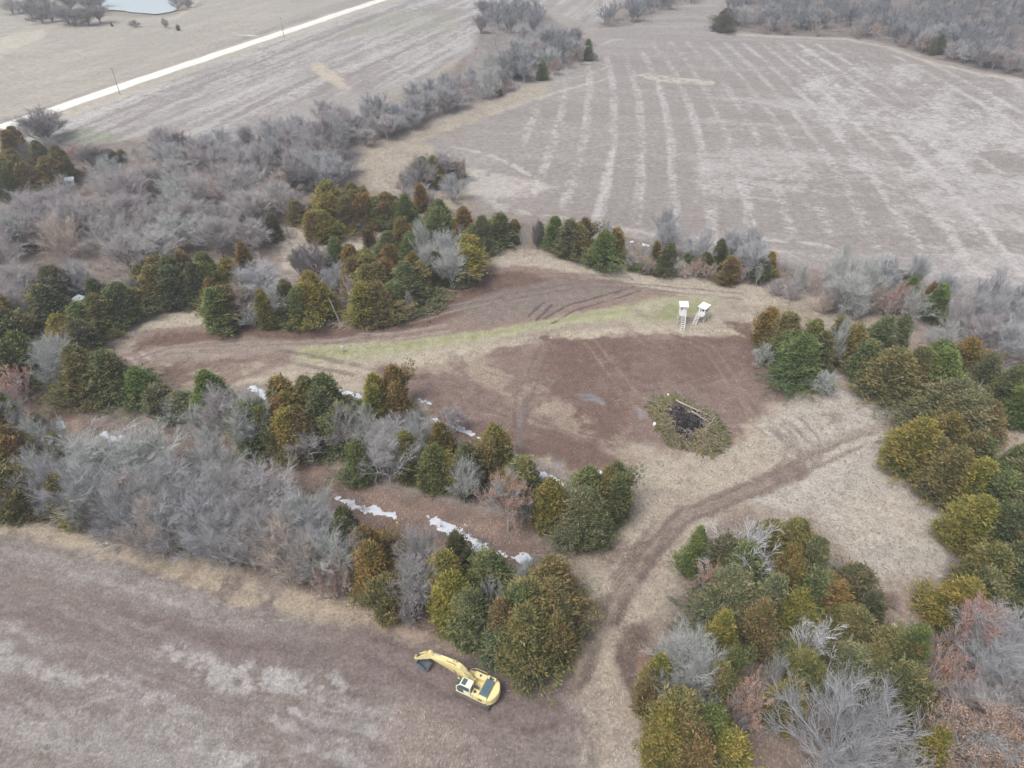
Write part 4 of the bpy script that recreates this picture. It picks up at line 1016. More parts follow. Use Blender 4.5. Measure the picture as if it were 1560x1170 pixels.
cluster("in tree line between the far fields", "trees of the line between the far fields", [
 ('vk', 733, -8, 52, 30, "tall dark forked bare tree at head of the far tree line"), ('cG', 896, 60, 92, 18), ('cG', 826, 92, 122, 18), ('cd', 786, 82, 120, 30), ('cd', 790, 95, 115, 20), ('KB', 884, 65, 100, 14), ('KB', 845, 88, 115, 22), ('Wl', 742, 70, 150, 44), ('vk', 878, 35, 88, 24), ('co', 758, 130, 146, 18), ('KB', 705, 125, 155, 30),
 ('KB', 770, 115, 140, 26), ('hB' if False else 'KB', 640, 135, 160, 20), ('KB', 868, 75, 105, 16), ('vb', 650, 108, 180, 34), ('vb', 630, 115, 188, 34), ('vb', 675, 100, 172, 30), ('vp', 500, 140, 212, 46), ('vp', 525, 150, 215, 40), ('vb', 562, 135, 200, 34), ('bb', 575, 150, 208, 30)])
cluster("at edge of the top right wood", "trees at the edge of the top right wood", [
 ('cd', 1104, 12, 48, 34, "dark cedar at the left corner of the top right wood"), ('KP', 1334, 32, 58, 13), ('kP', 1408, 46, 80, 24), ('cd', 1432, 42, 84, 18), ('cd', 1462, 52, 80, 14), ('cG', 1422, 60, 84, 12), ('KB', 1196, 28, 52, 24), ('KT', 1168, 32, 52, 18), ('KB', 1310, 36, 60, 18), ('KT', 1245, 35, 56, 16), ('KB', 1378, 50, 72, 18), ('KT', 1500, 70, 104, 24), ('KB', 1538, 85, 112, 22)])
cluster("in the pasture below the pond", "shrubs and trees below the pond", [
 ('xd', 271, 37, 47, 7), ('hk', 250, 26, 43, 14), ('xd', 170, 34, 41, 4), ('hk', 204, 32, 42, 22), ('vk', 100, -16, 38, 46), ('vk', 130, -14, 40, 44), ('vk', 148, -20, 36, 36), ('bk', 45, -20, 30, 46), ('bk', 75, -10, 34, 40), ('hk', 60, 5, 36, 40), ('hk', 110, 12, 40, 40), ('bp', 15, -25, 22, 40), ('bp', 268, -14, 16, 24), ('hk', 285, -6, 12, 20)])
tag(plant('oak2', G(1352, 918), 1.5, 1.7, 'B', "brush", "bush"), "reddish brown leafy bush standing in the pale grass bowl", "bush")
tag(plant('small', G(1397, 915), .7, 1.2, 'n', "small_cedar", "cedar"), "tiny brownish cedar right of the reddish bush", "cedar")
# woods whose trees are alike
thicket("in the wood filling the upper left", "filling the upper left wood", [(60, 300), (130, 275), (210, 255), (330, 255), (420, 262), (470, 300), (440, 350), (400, 385), (330, 400), (200, 415), (60, 430), (-40, 430), (-40, 350), (20, 330)], 58, (8, 13), (7.5, 11), ['bp', 'bp', 'bp', 'ba', 'bl', 'bt', 'vp', 'kp' if False else 'bp'], 4.2, 3)
thicket("on the far rim of the upper left wood", "on the upper left far rim", [(210, 250), (290, 235), (360, 225), (470, 215), (520, 222), (535, 268), (500, 300), (440, 300), (380, 262), (260, 268)], 46, (8, 13), (5.5, 9), ['bp', 'vp', 'bb', 'vb', 'bk', 'vb'], 4.2, 4)
thicket("in the far tree line below its cedars", "in the far tree line", [(535, 222), (560, 200), (600, 190), (690, 155), (720, 120), (760, 110), (800, 60), (870, 55), (905, 85), (860, 108), (790, 135), (720, 160), (620, 195), (560, 215)], 44, (7, 12), (5.5, 9), ['bb', 'vb', 'bp', 'vl', 'hb', 'hp', 'hb'], 4.5, 5)
thicket("in the gap between the upper left wood and far line", "between the upper left wood and far line", [(515, 235), (530, 205), (600, 188), (690, 150), (700, 165), (620, 205), (560, 225)], 24, (7, 11), (5.5, 8.5), ['bb', 'vb', 'bp', 'hl', 'hp'], 4.5, 9)
thicket("along the near edge of the top right wood", "along the top right wood edge", [(1110, 44), (1200, 51), (1290, 54), (1350, 64), (1410, 85), (1500, 106), (1600, 132), (1600, 115), (1500, 90), (1400, 62), (1300, 42), (1120, 36)], 28, (9, 14), (7, 10), ['bb', 'bb', 'vb', 'bp', 'vl'], 5, 8)

def stuff_trees(name, label, polys, hr, keys, tints, seed):
    r = np.random.default_rng(seed); Vs, Fs, off, xs, ys = [], [], 0, [], []
    for poly, count in polys:
        W = px2w(poly)
        x = r.uniform(W[:, 0].min(), W[:, 0].max(), count * 9); y = r.uniform(W[:, 1].min(), W[:, 1].max(), count * 9)
        k = sdist((x, y), W) < 0; xs.append(x[k][:count]); ys.append(y[k][:count])
    x, y = np.concatenate(xs), np.concatenate(ys)
    for key in keys:
        me = PROTO[key]['crown']; mt = PROTO[key]['trunk']
        out = []
        for mm_, sub in ((me, .45), (mt, 1.0)):
            v = np.zeros(len(mm_.vertices) * 3, np.float32); mm_.vertices.foreach_get("co", v); v = v.reshape(-1, 3)
            f = np.zeros(len(mm_.loops), np.int32); mm_.loops.foreach_get("vertex_index", f); f = f.reshape(-1, 4)
            out.append((v, f))
        PROTO[key]['np'] = out
    for i in range(len(x)):
        key = keys[i % len(keys)]; p = PROTO[key]; s = r.uniform(*hr) / p['H']; a = r.random() * 6.28
        ca, sa = cos(a), sin(a)
        for v, f in p['np']:
            q = v * s * np.array([1.25, 1.25, 1.0]); q = np.stack([q[:, 0] * ca - q[:, 1] * sa + x[i], q[:, 0] * sa + q[:, 1] * ca + y[i], q[:, 2] + float(height(x[i], y[i]))], 1)
            Vs.append(q); Fs.append(f + off); off += len(q)
    o = add(name, mesh_np(name, np.concatenate(Vs), np.concatenate(Fs), [m_twig]))
    o.color = (*TINT[tints], 1); return tag(o, label, None, None, "stuff")
make_bare('far', seed=31, H=11, R=5, style='round', n1=7, n2=6, n3=5, n4=2, twig=.035)
make_bare('far2', seed=32, H=12, R=4.6, style='vase', n1=7, n2=6, n3=5, n4=2, twig=.035)
stuff_trees("far_wood", "far grey wood of bare trees along the top of the view", [
    ([(1108, 24), (1300, 26), (1400, 50), (1500, 74), (1640, 118), (1800, 100), (1700, -50), (1110, -50)], 480), ([(1110, 44), (1200, 51), (1290, 54), (1350, 64), (1410, 85), (1500, 106), (1600, 132), (1640, 100), (1500, 70), (1400, 48), (1300, 24), (1120, 20)], 130),
    ([(905, 42), (930, 28), (970, 10), (1000, 5), (1030, -12), (1070, -20), (1060, 5), (1000, 20), (955, 40)], 34), ([(735, 42), (750, 20), (790, 12), (830, 30), (835, 50), (800, 60), (750, 58)], 26), ([(560, 205), (690, 158), (760, 110), (860, 62), (890, 90), (800, 128), (700, 165), (590, 205)], 22)],
    (9, 14), ['far', 'far2'], 'b', 5).color = (.52, .555, .60, 1)

# low brush and tussocks: nobody could count them
def scrub(name, label, polys, per_m2, hr, seed, mat, tint, twigs=14, rad=.012):
    r = np.random.default_rng(seed); S = []
    for poly in polys:
        W = px2w(poly)
        A = .5 * abs(np.dot(W[:, 0], np.roll(W[:, 1], 1)) - np.dot(W[:, 1], np.roll(W[:, 0], 1)))
        bb = np.prod(W.max(0) - W.min(0)); n_ = int(bb * per_m2)
        x = r.uniform(W[:, 0].min(), W[:, 0].max(), n_); y = r.uniform(W[:, 1].min(), W[:, 1].max(), n_)
        k = (sdist((x, y), W) < 0) & (fbm(x, y, 5, 3, seed) > .42); x, y = x[k], y[k]
        z = height(x, y)
        B = np.stack([x, y, z], 1); B = np.repeat(B, twigs, 0); m = len(B)
        hh = np.repeat(r.uniform(*hr, len(x)), twigs)
        az = r.uniform(0, 6.28, m); tl = r.uniform(.05, 1.15, m)
        D = np.stack([np.cos(az) * np.sin(tl), np.sin(az) * np.sin(tl), np.cos(tl)], 1)
        st_ = B + np.stack([r.normal(0, .12, m), r.normal(0, .12, m), np.zeros(m)], 1) * hh[:, None]
        L = hh * r.uniform(.5, 1.1, m)
        mid = st_ + D * (L * .55)[:, None]; D2 = D + r.normal(0, .45, (m, 3)) + [0, 0, .15]; D2 /= np.linalg.norm(D2, axis=1, keepdims=True)
        end = mid + D2 * (L * .5)[:, None]
        rr = np.full(m, rad)
        S.append(np.concatenate([st_, mid, rr[:, None] * 1.3, rr[:, None]], 1)); S.append(np.concatenate([mid, end, rr[:, None], rr[:, None] * .4], 1))
    V, F = prisms(np.concatenate(S), 3)
    o = add(name, mesh_np(name, V, F, [mat])); o.color = (*tint, 1)
    return tag(o, label, None, None, "stuff")
SCRUB_P = [[(60, 560), (140, 640), (280, 650), (420, 690), (560, 740), (560, 830), (500, 910), (420, 870), (180, 795), (-60, 770), (-60, 640)], [(600, 640), (800, 720), (820, 800), (700, 760), (560, 735)], [(540, 800), (680, 800), (860, 860), (860, 1020), (760, 980), (620, 950)],
           [(-60, 300), (200, 240), (520, 220), (530, 290), (470, 330), (420, 420), (480, 480), (330, 480), (180, 470), (100, 560), (-60, 560)], [(530, 215), (700, 150), (740, 30), (830, 20), (905, 85), (760, 148), (560, 222)],
           [(740, 345), (1180, 400), (1290, 420), (1540, 470), (1600, 560), (1440, 520), (1240, 452), (1110, 432), (960, 412), (830, 385)], [(1060, 830), (1230, 800), (1330, 940), (1400, 960), (1500, 900), (1600, 900), (1600, 1200), (1200, 1200), (1130, 980)], [(980, 960), (1110, 930), (1130, 1180), (1000, 1180)],
           [(1350, 640), (1560, 590), (1600, 900), (1440, 900), (1440, 780)], [(1160, 480), (1450, 500), (1480, 590), (1360, 600), (1250, 570), (1180, 550)], [(620, 235), (710, 235), (710, 300), (640, 310), (610, 290)], [(905, 42), (1000, 5), (1060, -10), (1060, 0), (960, 40)], [(1100, 45), (1290, 50), (1400, 75), (1560, 110), (1560, 60), (1100, 15)]]
scrub("brushwood", "low grey brushwood tangled under the trees", SCRUB_P, .30, (.8, 2.6), 3, m_twig, (.9, .84, .84), 18, .013)
m_grass = simple("dead_grass", (.46, .42, .37), .9, .1, .3, .8)
TUSS = [[(735, 383), (960, 412), (1240, 452), (1200, 470), (1000, 445), (840, 420)], [(1160, 650), (1320, 590), (1415, 608), (1350, 685), (1430, 760), (1455, 870), (1330, 900), (1260, 810), (1130, 760)], [(-60, 775), (180, 825), (400, 890), (560, 945), (560, 925), (400, 860), (180, 790), (-60, 760)],
        [(520, 230), (640, 190), (850, 125), (700, 200), (620, 235), (700, 240), (700, 330), (540, 280)], [(990, 700), (1180, 670), (1200, 730), (1060, 770), (1000, 820), (930, 840), (960, 760)], [(900, 900), (960, 860), (1040, 800), (1000, 960), (990, 1060), (930, 1060), (880, 1040)], [(600, 548), (860, 508), (1120, 498), (1130, 512), (860, 515), (660, 558)],
        [(1150, 470), (1240, 470), (1240, 560), (1180, 590)], [(150, 508), (318, 462), (320, 492), (170, 530)], [(870, 1080), (990, 1100), (1000, 1180), (900, 1180)]]
scrub("dead_grass", "pale dead grass tufts on banks and verges", TUSS, .9, (.25, .55), 5, m_grass, (1, 1, 1), 7, .014)

# pale bits of straw and splintered wood strewn over the bare soil
def litter(name, label, polys, per_m2, seed, mat):
    r = np.random.default_rng(seed); S = []
    for poly in polys:
        W = px2w(poly); n_ = int(np.prod(W.max(0) - W.min(0)) * per_m2)
        x = r.uniform(W[:, 0].min(), W[:, 0].max(), n_); y = r.uniform(W[:, 1].min(), W[:, 1].max(), n_)
        k = (sdist((x, y), W) < 0) & (fbm(x, y, 4, 3, seed) + r.uniform(-.15, .15, n_) > .5); x, y = x[k], y[k]; m = len(x)
        z = height(x, y) + .02; a = r.uniform(0, 6.28, m); L = r.uniform(.12, .55, m)
        S.append(np.stack([x, y, z, x + np.cos(a) * L, y + np.sin(a) * L, z + r.uniform(0, .12, m), r.uniform(.015, .04, m), np.full(m, .008)], 1))
    V, F = prisms(np.concatenate(S), 3); o = add(name, mesh_np(name, V, F, [mat])); return tag(o, label, None, None, "stuff")
m_chip = simple("straw_chips", (.52, .44, .34), .9, .1, .35, 1.5)
litter("straw_litter", "pale straw and wood chips strewn over the brown soil", [DIRT_S, DIRT_N, [(560, 960), (700, 1000), (850, 1050), (1000, 1180), (560, 1180)], [(950, 955), (985, 950), (1000, 1000), (985, 1060), (960, 1070), (930, 1010)], [(1010, 690), (1240, 600), (1300, 640), (1100, 780), (900, 1040), (860, 1000)]], 1.3, 8, m_chip)
m_clod = simple("dark_clods", (.15, .12, .105), .95, .05, .3, 3)
litter("soil_clods", "dark sticks and clods on the brown soil", [DIRT_S, DIRT_N, [(1160, 650), (1320, 590), (1415, 608), (1430, 760), (1455, 870), (1260, 810)]], .5, 9, m_clod)
# ------------------------------------------------------------------ excavator
m_yel = simple("faded_yellow_paint", (.82, .70, .34), .45, .4, .10, 1.2, dirt=(.44, .34, .2))
m_wht = simple("pale_cream_paint", (.82, .78, .60), .45, .4, .08, 1.5)
m_dkgrey = simple("dark_steel", (.10, .105, .11), .6, .4, .3, 3, dirt=(.2, .17, .14))
m_steel = simple("worn_steel", (.24, .25, .26), .45, .5, .3, 4, dirt=(.28, .22, .17))
m_rubber = simple("muddy_track_shoes", (.17, .15, .14), .85, .2, .4, 3, dirt=(.26, .2, .16))
m_glass, n, b = nt("tinted_glass", .08, .6); b.inputs["Base Color"].default_value = (.07, .12, .14, 1)
m_chrome, n, b = nt("chrome_rod", .2, .8); b.inputs["Base Color"].default_value = (.7, .7, .7, 1); b.inputs["Metallic"].default_value = .9
EXC = G(727, 1054)
hd = wdir((747, 1072), (704, 1052)); EA = math.atan2(hd[1], hd[0])
ex = thing("excavator", "faded yellow tracked excavator parked on brown field with boom reaching left", "excavator", EXC, EA)
def tracks(side):
    y = side * 1.22; g_ = Geo(); n_ = []
    L, r = 1.75, .44
    for k in range(9): n_.append((-L + 2 * L * k / 8, 2 * r))
    for k in range(1, 8): a = pi / 2 - pi * k / 8; n_.append((L + r * cos(a), r + r * sin(a)))
    for k in range(9): n_.append((L - 2 * L * k / 8, 0.02))
    for k in range(1, 8): a = -pi / 2 - pi * k / 8; n_.append((-L + r * cos(a), r + r * sin(a)))
    belt = g_.prism([(x, z) for x, z in n_], y - .26, y + .26, .03)
    t = g_.build("track", m_rubber, ex)
    s = Geo(); N = len(n_)
    for i in range(N):
        (x0, z0), (x1, z1) = n_[i], n_[(i + 1) % N]
        for q in (0, .5):
            x, z = x0 + (x1 - x0) * q, z0 + (z1 - z0) * q
            a = math.atan2(z1 - z0, x1 - x0)
            s.box((x - sin(a) * -.0, y, z), (.05, .60, .07), ry=-a)
    s.build("grousers", m_rubber, t)
    w = Geo()
    for sx in (-L, L): w.tube((sx, y - .29, r), (sx, y + .29, r), .3, n=14)
    for k in range(6): w.tube((-1.4 + .56 * k, y - .28, .24), (-1.4 + .56 * k, y + .28, .24), .13, n=10)
    w.build("track_rollers", m_dkgrey, t)
tracks(-1); tracks(1)
Geo().box((0, 0, .62), (1.9, 1.5, .4), taper=(.8, .8)).box((0, 0, .5), (.9, 2.2, .3)).tube((0, 0, .8), (0, 0, 1.02), .62, n=24).build("undercarriage", m_dkgrey, ex)
# upper structure
body = Geo()
body.vprism([(1.55, -1.32), (1.75, -.35), (1.75, .42), (1.95, .45), (1.95, 1.32), (-1.7, 1.32), (-1.7, -1.32)], 1.02, 1.22, .02)       # deck
body.vprism([(-.75, -1.3), (.75, -1.3), (.75, -.62), (-.75, -.62)], 1.22, 1.85, .07)                                                # right tank
body.vprism([(.78, -1.28), (1.45, -1.28), (1.6, -.66), (.78, -.66)], 1.22, 1.62, .07)                                               # right tool box
body.vprism([(-1.9, -1.33), (-.78, -1.33), (-.78, 1.33), (-1.9, 1.33)], 1.22, 2.08, .09)                                            # engine house
body.vprism([(-.76, .55), (.02, .55), (.02, 1.32), (-.76, 1.32)], 1.22, 1.95, .06)                                                  # left compartment
bd = body.build("body", m_yel, ex)
cw = []
for k in range(9):
    a = -pi / 2 - pi * k / 8 * 1.0
    cw.append((-1.92 + .95 * cos(a) * 1.0 if cos(a) < 0 else -1.92, 1.34 * sin(a)))
cwt = Geo().vprism([(-1.905, 1.35), *[(-1.905 - .85 * math.sin(pi * k / 10) ** .6, 1.35 - 2.7 * k / 10) for k in range(1, 10)], (-1.905, -1.35)], .98, 2.02, .12).build("counterweight", m_yel, ex)
Geo().vprism([(-1.84, -.85), (-.86, -.85), (-.86, 1.08), (-1.84, 1.08)], 2.083, 2.2, .05).build("engine_hood", simple("blue_grey_hood", (.10, .17, .20), .5, .4, .2, 3), ex)
pn = Geo()
for k in range(7): pn.box((-1.35, -.5 + .21 * k, 2.206), (.6, .05, .02))
pn.build("hood_louvres", m_dkgrey, ex)
sm = Geo()
for x in (-1.55, -.2, .4): sm.box((x, 1.322, 1.6 if x < .1 else 1.12), (.025, .012, .7 if x < .1 else .16))
sm.box((-1.1, 1.334, 1.5), (.5, .012, .3)); sm.box((-1.85, 0, 2.084), (.03, 2.5, .012)); sm.box((-.85, .3, 2.084), (.03, 1.9, .012)); sm.box((0, -.95, 1.856), (.03, .62, .012)); sm.box((-1.35, -.98, 2.085), (.5, .3, .012)); sm.box((-.35, .6, 1.956), (.6, .03, .012))
sm.build("seams", m_dkgrey, ex)
Geo().box((.45, -.95, 1.235), (.5, .6, .02)).box((.35, .2, 1.235), (1.5, .5, .02)).build("deck_plate", m_steel, ex)
Geo().tube((-1.2, -.95, 2.08), (-1.2, -.95, 2.5), .06, n=10).tube((-1.2, -.95, 2.5), (-1.32, -.95, 2.58), .06, n=10).build("exhaust_pipe", m_dkgrey, ex)
Geo().tube((-.3, .95, 1.95), (-.3, .95, 2.02), .17, n=16).tube((0, -.95, 1.85), (0, -.95, 1.92), .12, n=14).build("filler_cap", m_dkgrey, ex)
hr_ = Geo()
for p, q in (((.8, -1.3, 1.85), (.8, -1.3, 2.25)), ((.8, -1.3, 2.25), (-.6, -1.3, 2.3)), ((-.6, -1.3, 2.3), (-.6, -1.3, 1.85)), ((1.5, -1.25, 1.6), (.8, -1.3, 2.25))): hr_.tube(p, q, .022, n=6)
hr_.build("handrail", m_yel, ex)
# cab
cab = Geo()
z0, z1 = 1.22, 2.92
prof = [(.1, z0), (.1, z1), (1.35, z1), (1.88, 2.2), (1.92, 1.75), (1.7, z0)]
cab.prism(prof, .46, .53, .01); cab.prism(prof, 1.25, 1.32, .01)
cab.box((.13, .89, 2.07), (.07, .72, 1.68)); cab.box((.73, .89, 1.3), (1.2, .72, .12))
cb = cab.build("cab", m_wht, ex)
Geo().prism([(.05, 2.925), (.05, 2.99), (1.3, 3.0), (1.4, 2.925)], .43, 1.35, .03).build("cab_roof", m_wht, cb)
Geo().box((.98, .89, 3.012), (.52, .7, .03)).build("roof_hatch", m_glass, cb)
Geo().prism([(1.39, 2.9), (1.42, 2.9), (1.93, 2.2), (1.97, 1.76), (1.74, 1.25), (1.71, 1.25), (1.91, 1.76), (1.88, 2.18)], .54, 1.24).build("windscreen", m_glass, cb)
for yy, nm in ((1.325, "side_window"), (.455, "side_window")):
    Geo().prism([(.22, 2.05), (.22, 2.8), (1.3, 2.8), (1.76, 2.2), (1.78, 2.0)], yy - .008, yy + .008).build(nm, m_glass, cb)
Geo().prism([(.95, 1.35), (.95, 1.98), (1.72, 1.95), (1.78, 1.75), (1.62, 1.35)], 1.318, 1.334).build("door_glass", m_glass, cb)
Geo().box((.09, .89, 2.3), (.02, .55, .8)).build("rear_window", m_glass, cb)
Geo().box((.7, .89, 1.55), (.5, .5, .3)).box((.5, .89, 1.95), (.14, .5, .6)).build("seat", m_dkgrey, cb)
# boom, stick, bucket (x, z) in the plane y = 0
BO = [(.55, 1.75), (2.75, 4.15), (5.55, 4.35)]
def arm_plate(pts_top, pts_bot, y, name, mat, par):
    o_ = Geo().prism(pts_bot + pts_top[::-1], -y, y, .02); return o_.build(name, mat, par)
top = [(.35, 1.95), (1.0, 3.0), (1.95, 3.95), (2.7, 4.15), (3.5, 4.1), (5.45, 3.72), (5.62, 3.5)]
bot = [(.62, 1.5), (1.45, 2.35), (2.25, 3.0), (2.95, 3.3), (3.8, 3.42), (5.4, 3.35), (5.58, 3.4)]
boom = arm_plate(top, bot, .32, "boom", m_yel, ex)
Geo().box((.5, .3, 1.6), (.5, .12, .9)).box((.5, -.3, 1.6), (.5, .12, .9)).build("boom_mount", m_yel, ex)
for s in (-1, 1):
    c_ = Geo().tube((1.5, s * .42, 1.35), (2.1, s * .42, 2.3), .09, n=10).build("boom_cylinder", m_yel, ex)
    Geo().tube((2.1, s * .42, 2.3), (2.6, s * .42, 3.4), .05, n=8).build("cylinder_rod", m_chrome, c_)
c_ = Geo().tube((2.8, 0, 4.4), (4.4, 0, 4.35), .10, n=10).build("stick_cylinder", m_yel, ex)
Geo().tube((4.4, 0, 4.35), (5.9, 0, 4.1), .05, n=8).build("cylinder_rod", m_chrome, c_)
Geo().tube((1.0, .2, 3.08), (2.6, .2, 4.2), .035, n=6).tube((2.6, .2, 4.2), (3.6, .2, 4.16), .035, n=6).tube((1.0, -.2, 3.08), (2.6, -.2, 4.2), .035, n=6).build("hydraulic_hoses", m_dkgrey, boom)
STK = []
stick = Geo().prism([(5.25, 3.65), (5.42, 3.3), (7.75, 1.42), (7.95, 1.35), (8.1, 1.5), (6.5, 3.3), (6.0, 4.1), (5.8, 4.2)][::-1], -.2, .2, .02).build("stick", m_yel, ex)
Geo().tube((6.4, 0, 3.75), (7.3, 0, 2.75), .075, n=10).build("bucket_cylinder", m_yel, ex)
Geo().prism([(7.25, 2.75), (7.4, 2.8), (7.75, 2.1), (7.62, 2.0)], -.2, .2).build("bucket_link", m_dkgrey, ex)
# bucket curled under
bk = Geo()
oc = [(7.7, 1.35), (7.6, .95), (7.3, .55), (6.9, .36), (6.5, .38), (6.25, .6)]
ic = [(6.3, .66), (6.52, .46), (6.88, .44), (7.22, .62), (7.5, .98), (7.6, 1.35)]
bk.prism(oc + ic, -.52, .52)
side = oc + [(6.6, .95), (7.1, 1.3)]
for s in (-1, 1): bk.prism(side, s * .525 - .02, s * .525 + .02)
bkt = bk.build("bucket", simple("blue_grey_steel", (.13, .17, .2), .5, .5, .35, 3, dirt=(.3, .24, .18)), ex)
te = Geo()
for k in range(5): te.box((6.2, -.42 + .21 * k, .68), (.22, .08, .08), ry=-.9)
te.build("bucket_teeth", m_steel, bkt)

ex.scale = (1.05, 1.10, 1.02)

# ------------------------------------------------------------------ hunting blinds
m_blind = simple("white_blind_paint", (.78, .79, .79), .6, .2, .12, 2, dirt=(.6, .58, .54))
m_roofw = simple("white_roof", (.88, .88, .88), .5, .3, .03, 2)
m_dark, n, b = nt("dark_opening", .9, .05); b.inputs["Base Color"].default_value = (.03, .03, .035, 1)
m_timb = simple("pale_timber", (.62, .60, .56), .8, .1, .25, 4)
def blind(foot, rz, label, H, W, D, roof, wallh, ladder_x, slope, win):
    t = thing("hunting_blind", label, "hunting blind", foot, rz, "white hunting blinds by the green strip")
    for sx in (-1, 1):
        for sy in (-1, 1):
            Geo().tube((sx * (W / 2 + .35), sy * (D / 2 + .35), -.1), (sx * (W / 2 - .06), sy * (D / 2 - .06), H), .05, .05, 6).build("leg", m_timb, t)
    br = Geo()
    for sx in (-1, 1):
        br.tube((sx * (W / 2 + .25), -D / 2 - .25, .5), (sx * (W / 2), D / 2, H - .3), .035, n=5); br.tube((sx * (W / 2 + .25), D / 2 + .25, .5), (sx * (W / 2), -D / 2, H - .3), .035, n=5)
    for sy in (-1, 1):
        br.tube((-W / 2 - .25, sy * (D / 2 + .2), .5), (W / 2, sy * D / 2, H - .3), .035, n=5); br.tube((W / 2 + .25, sy * (D / 2 + .2), .5), (-W / 2, sy * D / 2, H - .3), .035, n=5)
    br.build("brace", m_timb, t)
    Geo().box((0, 0, H + .05), (W + .1, D + .1, .1)).box((0, -D / 2 - .45, H + .03), (W, .8, .06)).build("platform", m_timb, t)
    w_ = Geo(); z0 = H + .1; zc = z0 + wallh
    sill, head = z0 + wallh * .45, z0 + wallh * .78
    w_.box((0, 0, (z0 + sill) / 2), (W, D, sill - z0)); w_.box((0, 0, (head + zc) / 2), (W, D, zc - head))
    for sx in (-1, 1):
        for sy in (-1, 1): w_.box((sx * (W / 2 - .12), sy * (D / 2 - .12), (sill + head) / 2), (.24, .24, head - sill))
    w_.box((0, -D / 2 + .02, (sill + head) / 2), (W * .34, .04, head - sill)) if not win else None
    wl = w_.build("wall", m_blind, t)
    Geo().box((0, 0, (sill + head) / 2), (W - .3, D - .3, head - sill - .002)).build("window", m_dark, wl)
    sm = Geo()
    for k in (-.25, 0, .25): sm.box((k * W, -D / 2 - .004, (z0 + sill) / 2), (.02, .01, sill - z0)); sm.box((-W / 2 - .004, k * D, (z0 + sill) / 2), (.01, .02, sill - z0)); sm.box((W / 2 + .004, k * D, (z0 + sill) / 2), (.01, .02, sill - z0))
    sm.build('board_pattern', m_timb, wl)
    dr = Geo().box((ladder_x, -D / 2 - .02, z0 + wallh * .42), (.62, .035, wallh * .8)).build("door", m_blind, t)
    if win: Geo().box((ladder_x, -D / 2 - .045, z0 + wallh * .55), (.34, .015, wallh * .34)).build("door_window", simple("dull_pane", (.25, .28, .30), .3, .5, .1, 4), dr)
    ov = .22
    Geo().raw([[-W / 2 - ov, -D / 2 - ov - roof, zc + .02], [W / 2 + ov, -D / 2 - ov - roof, zc + .02], [W / 2 + ov, D / 2 + ov, zc + slope], [-W / 2 - ov, D / 2 + ov, zc + slope],
               [-W / 2 - ov, -D / 2 - ov - roof, zc + .1], [W / 2 + ov, -D / 2 - ov - roof, zc + .1], [W / 2 + ov, D / 2 + ov, zc + slope + .08], [-W / 2 - ov, D / 2 + ov, zc + slope + .08]],
              [[3, 2, 1, 0], [4, 5, 6, 7], [0, 1, 5, 4], [1, 2, 6, 5], [2, 3, 7, 6], [3, 0, 4, 7]]).build("roof", m_roofw, t)
    # ladder stair with rails and rungs
    y0, y1 = -D / 2 - .8 - H * .62, -D / 2 - .8
    ld = Geo()
    for s in (-.36, .36): ld.box((ladder_x + s, (y0 + y1) / 2, H / 2 + .03), (.07, math.hypot(H, y1 - y0), .16), rx=math.atan2(H, y1 - y0))
    st_ = ld.build("ladder", m_blind, t)
    rg = Geo(); N_ = int(H / .36)
    for k in range(N_):
        f_ = (k + .6) / N_; rg.box((ladder_x, y0 + (y1 - y0) * f_, H * f_), (.66, .16, .05))
    rg.build("rungs", m_blind, st_)
    hd_ = Geo()
    for s in (-.4, .4): hd_.tube((ladder_x + s, y0 + .3, .9), (ladder_x + s, y1, H + .95), .03, n=6); hd_.tube((ladder_x + s, y1, H), (ladder_x + s, y1, H + .95), .03, n=6)
    hd_.build("handrail", m_blind, t)
    return t
a_ = G(1037, 492)
blind(a_, -.12, "white box blind on tall legs, long ladder facing the camera, left one", 2.7, 1.45, 1.6, .1, 1.75, 0.1, .2, False)
a2 = G(1069, 488)
blind(a2, -.75, "white blind with tilted square roof and shaded side, right of the other", 1.8, 1.5, 1.6, .05, 1.55, -.25, .3, True)

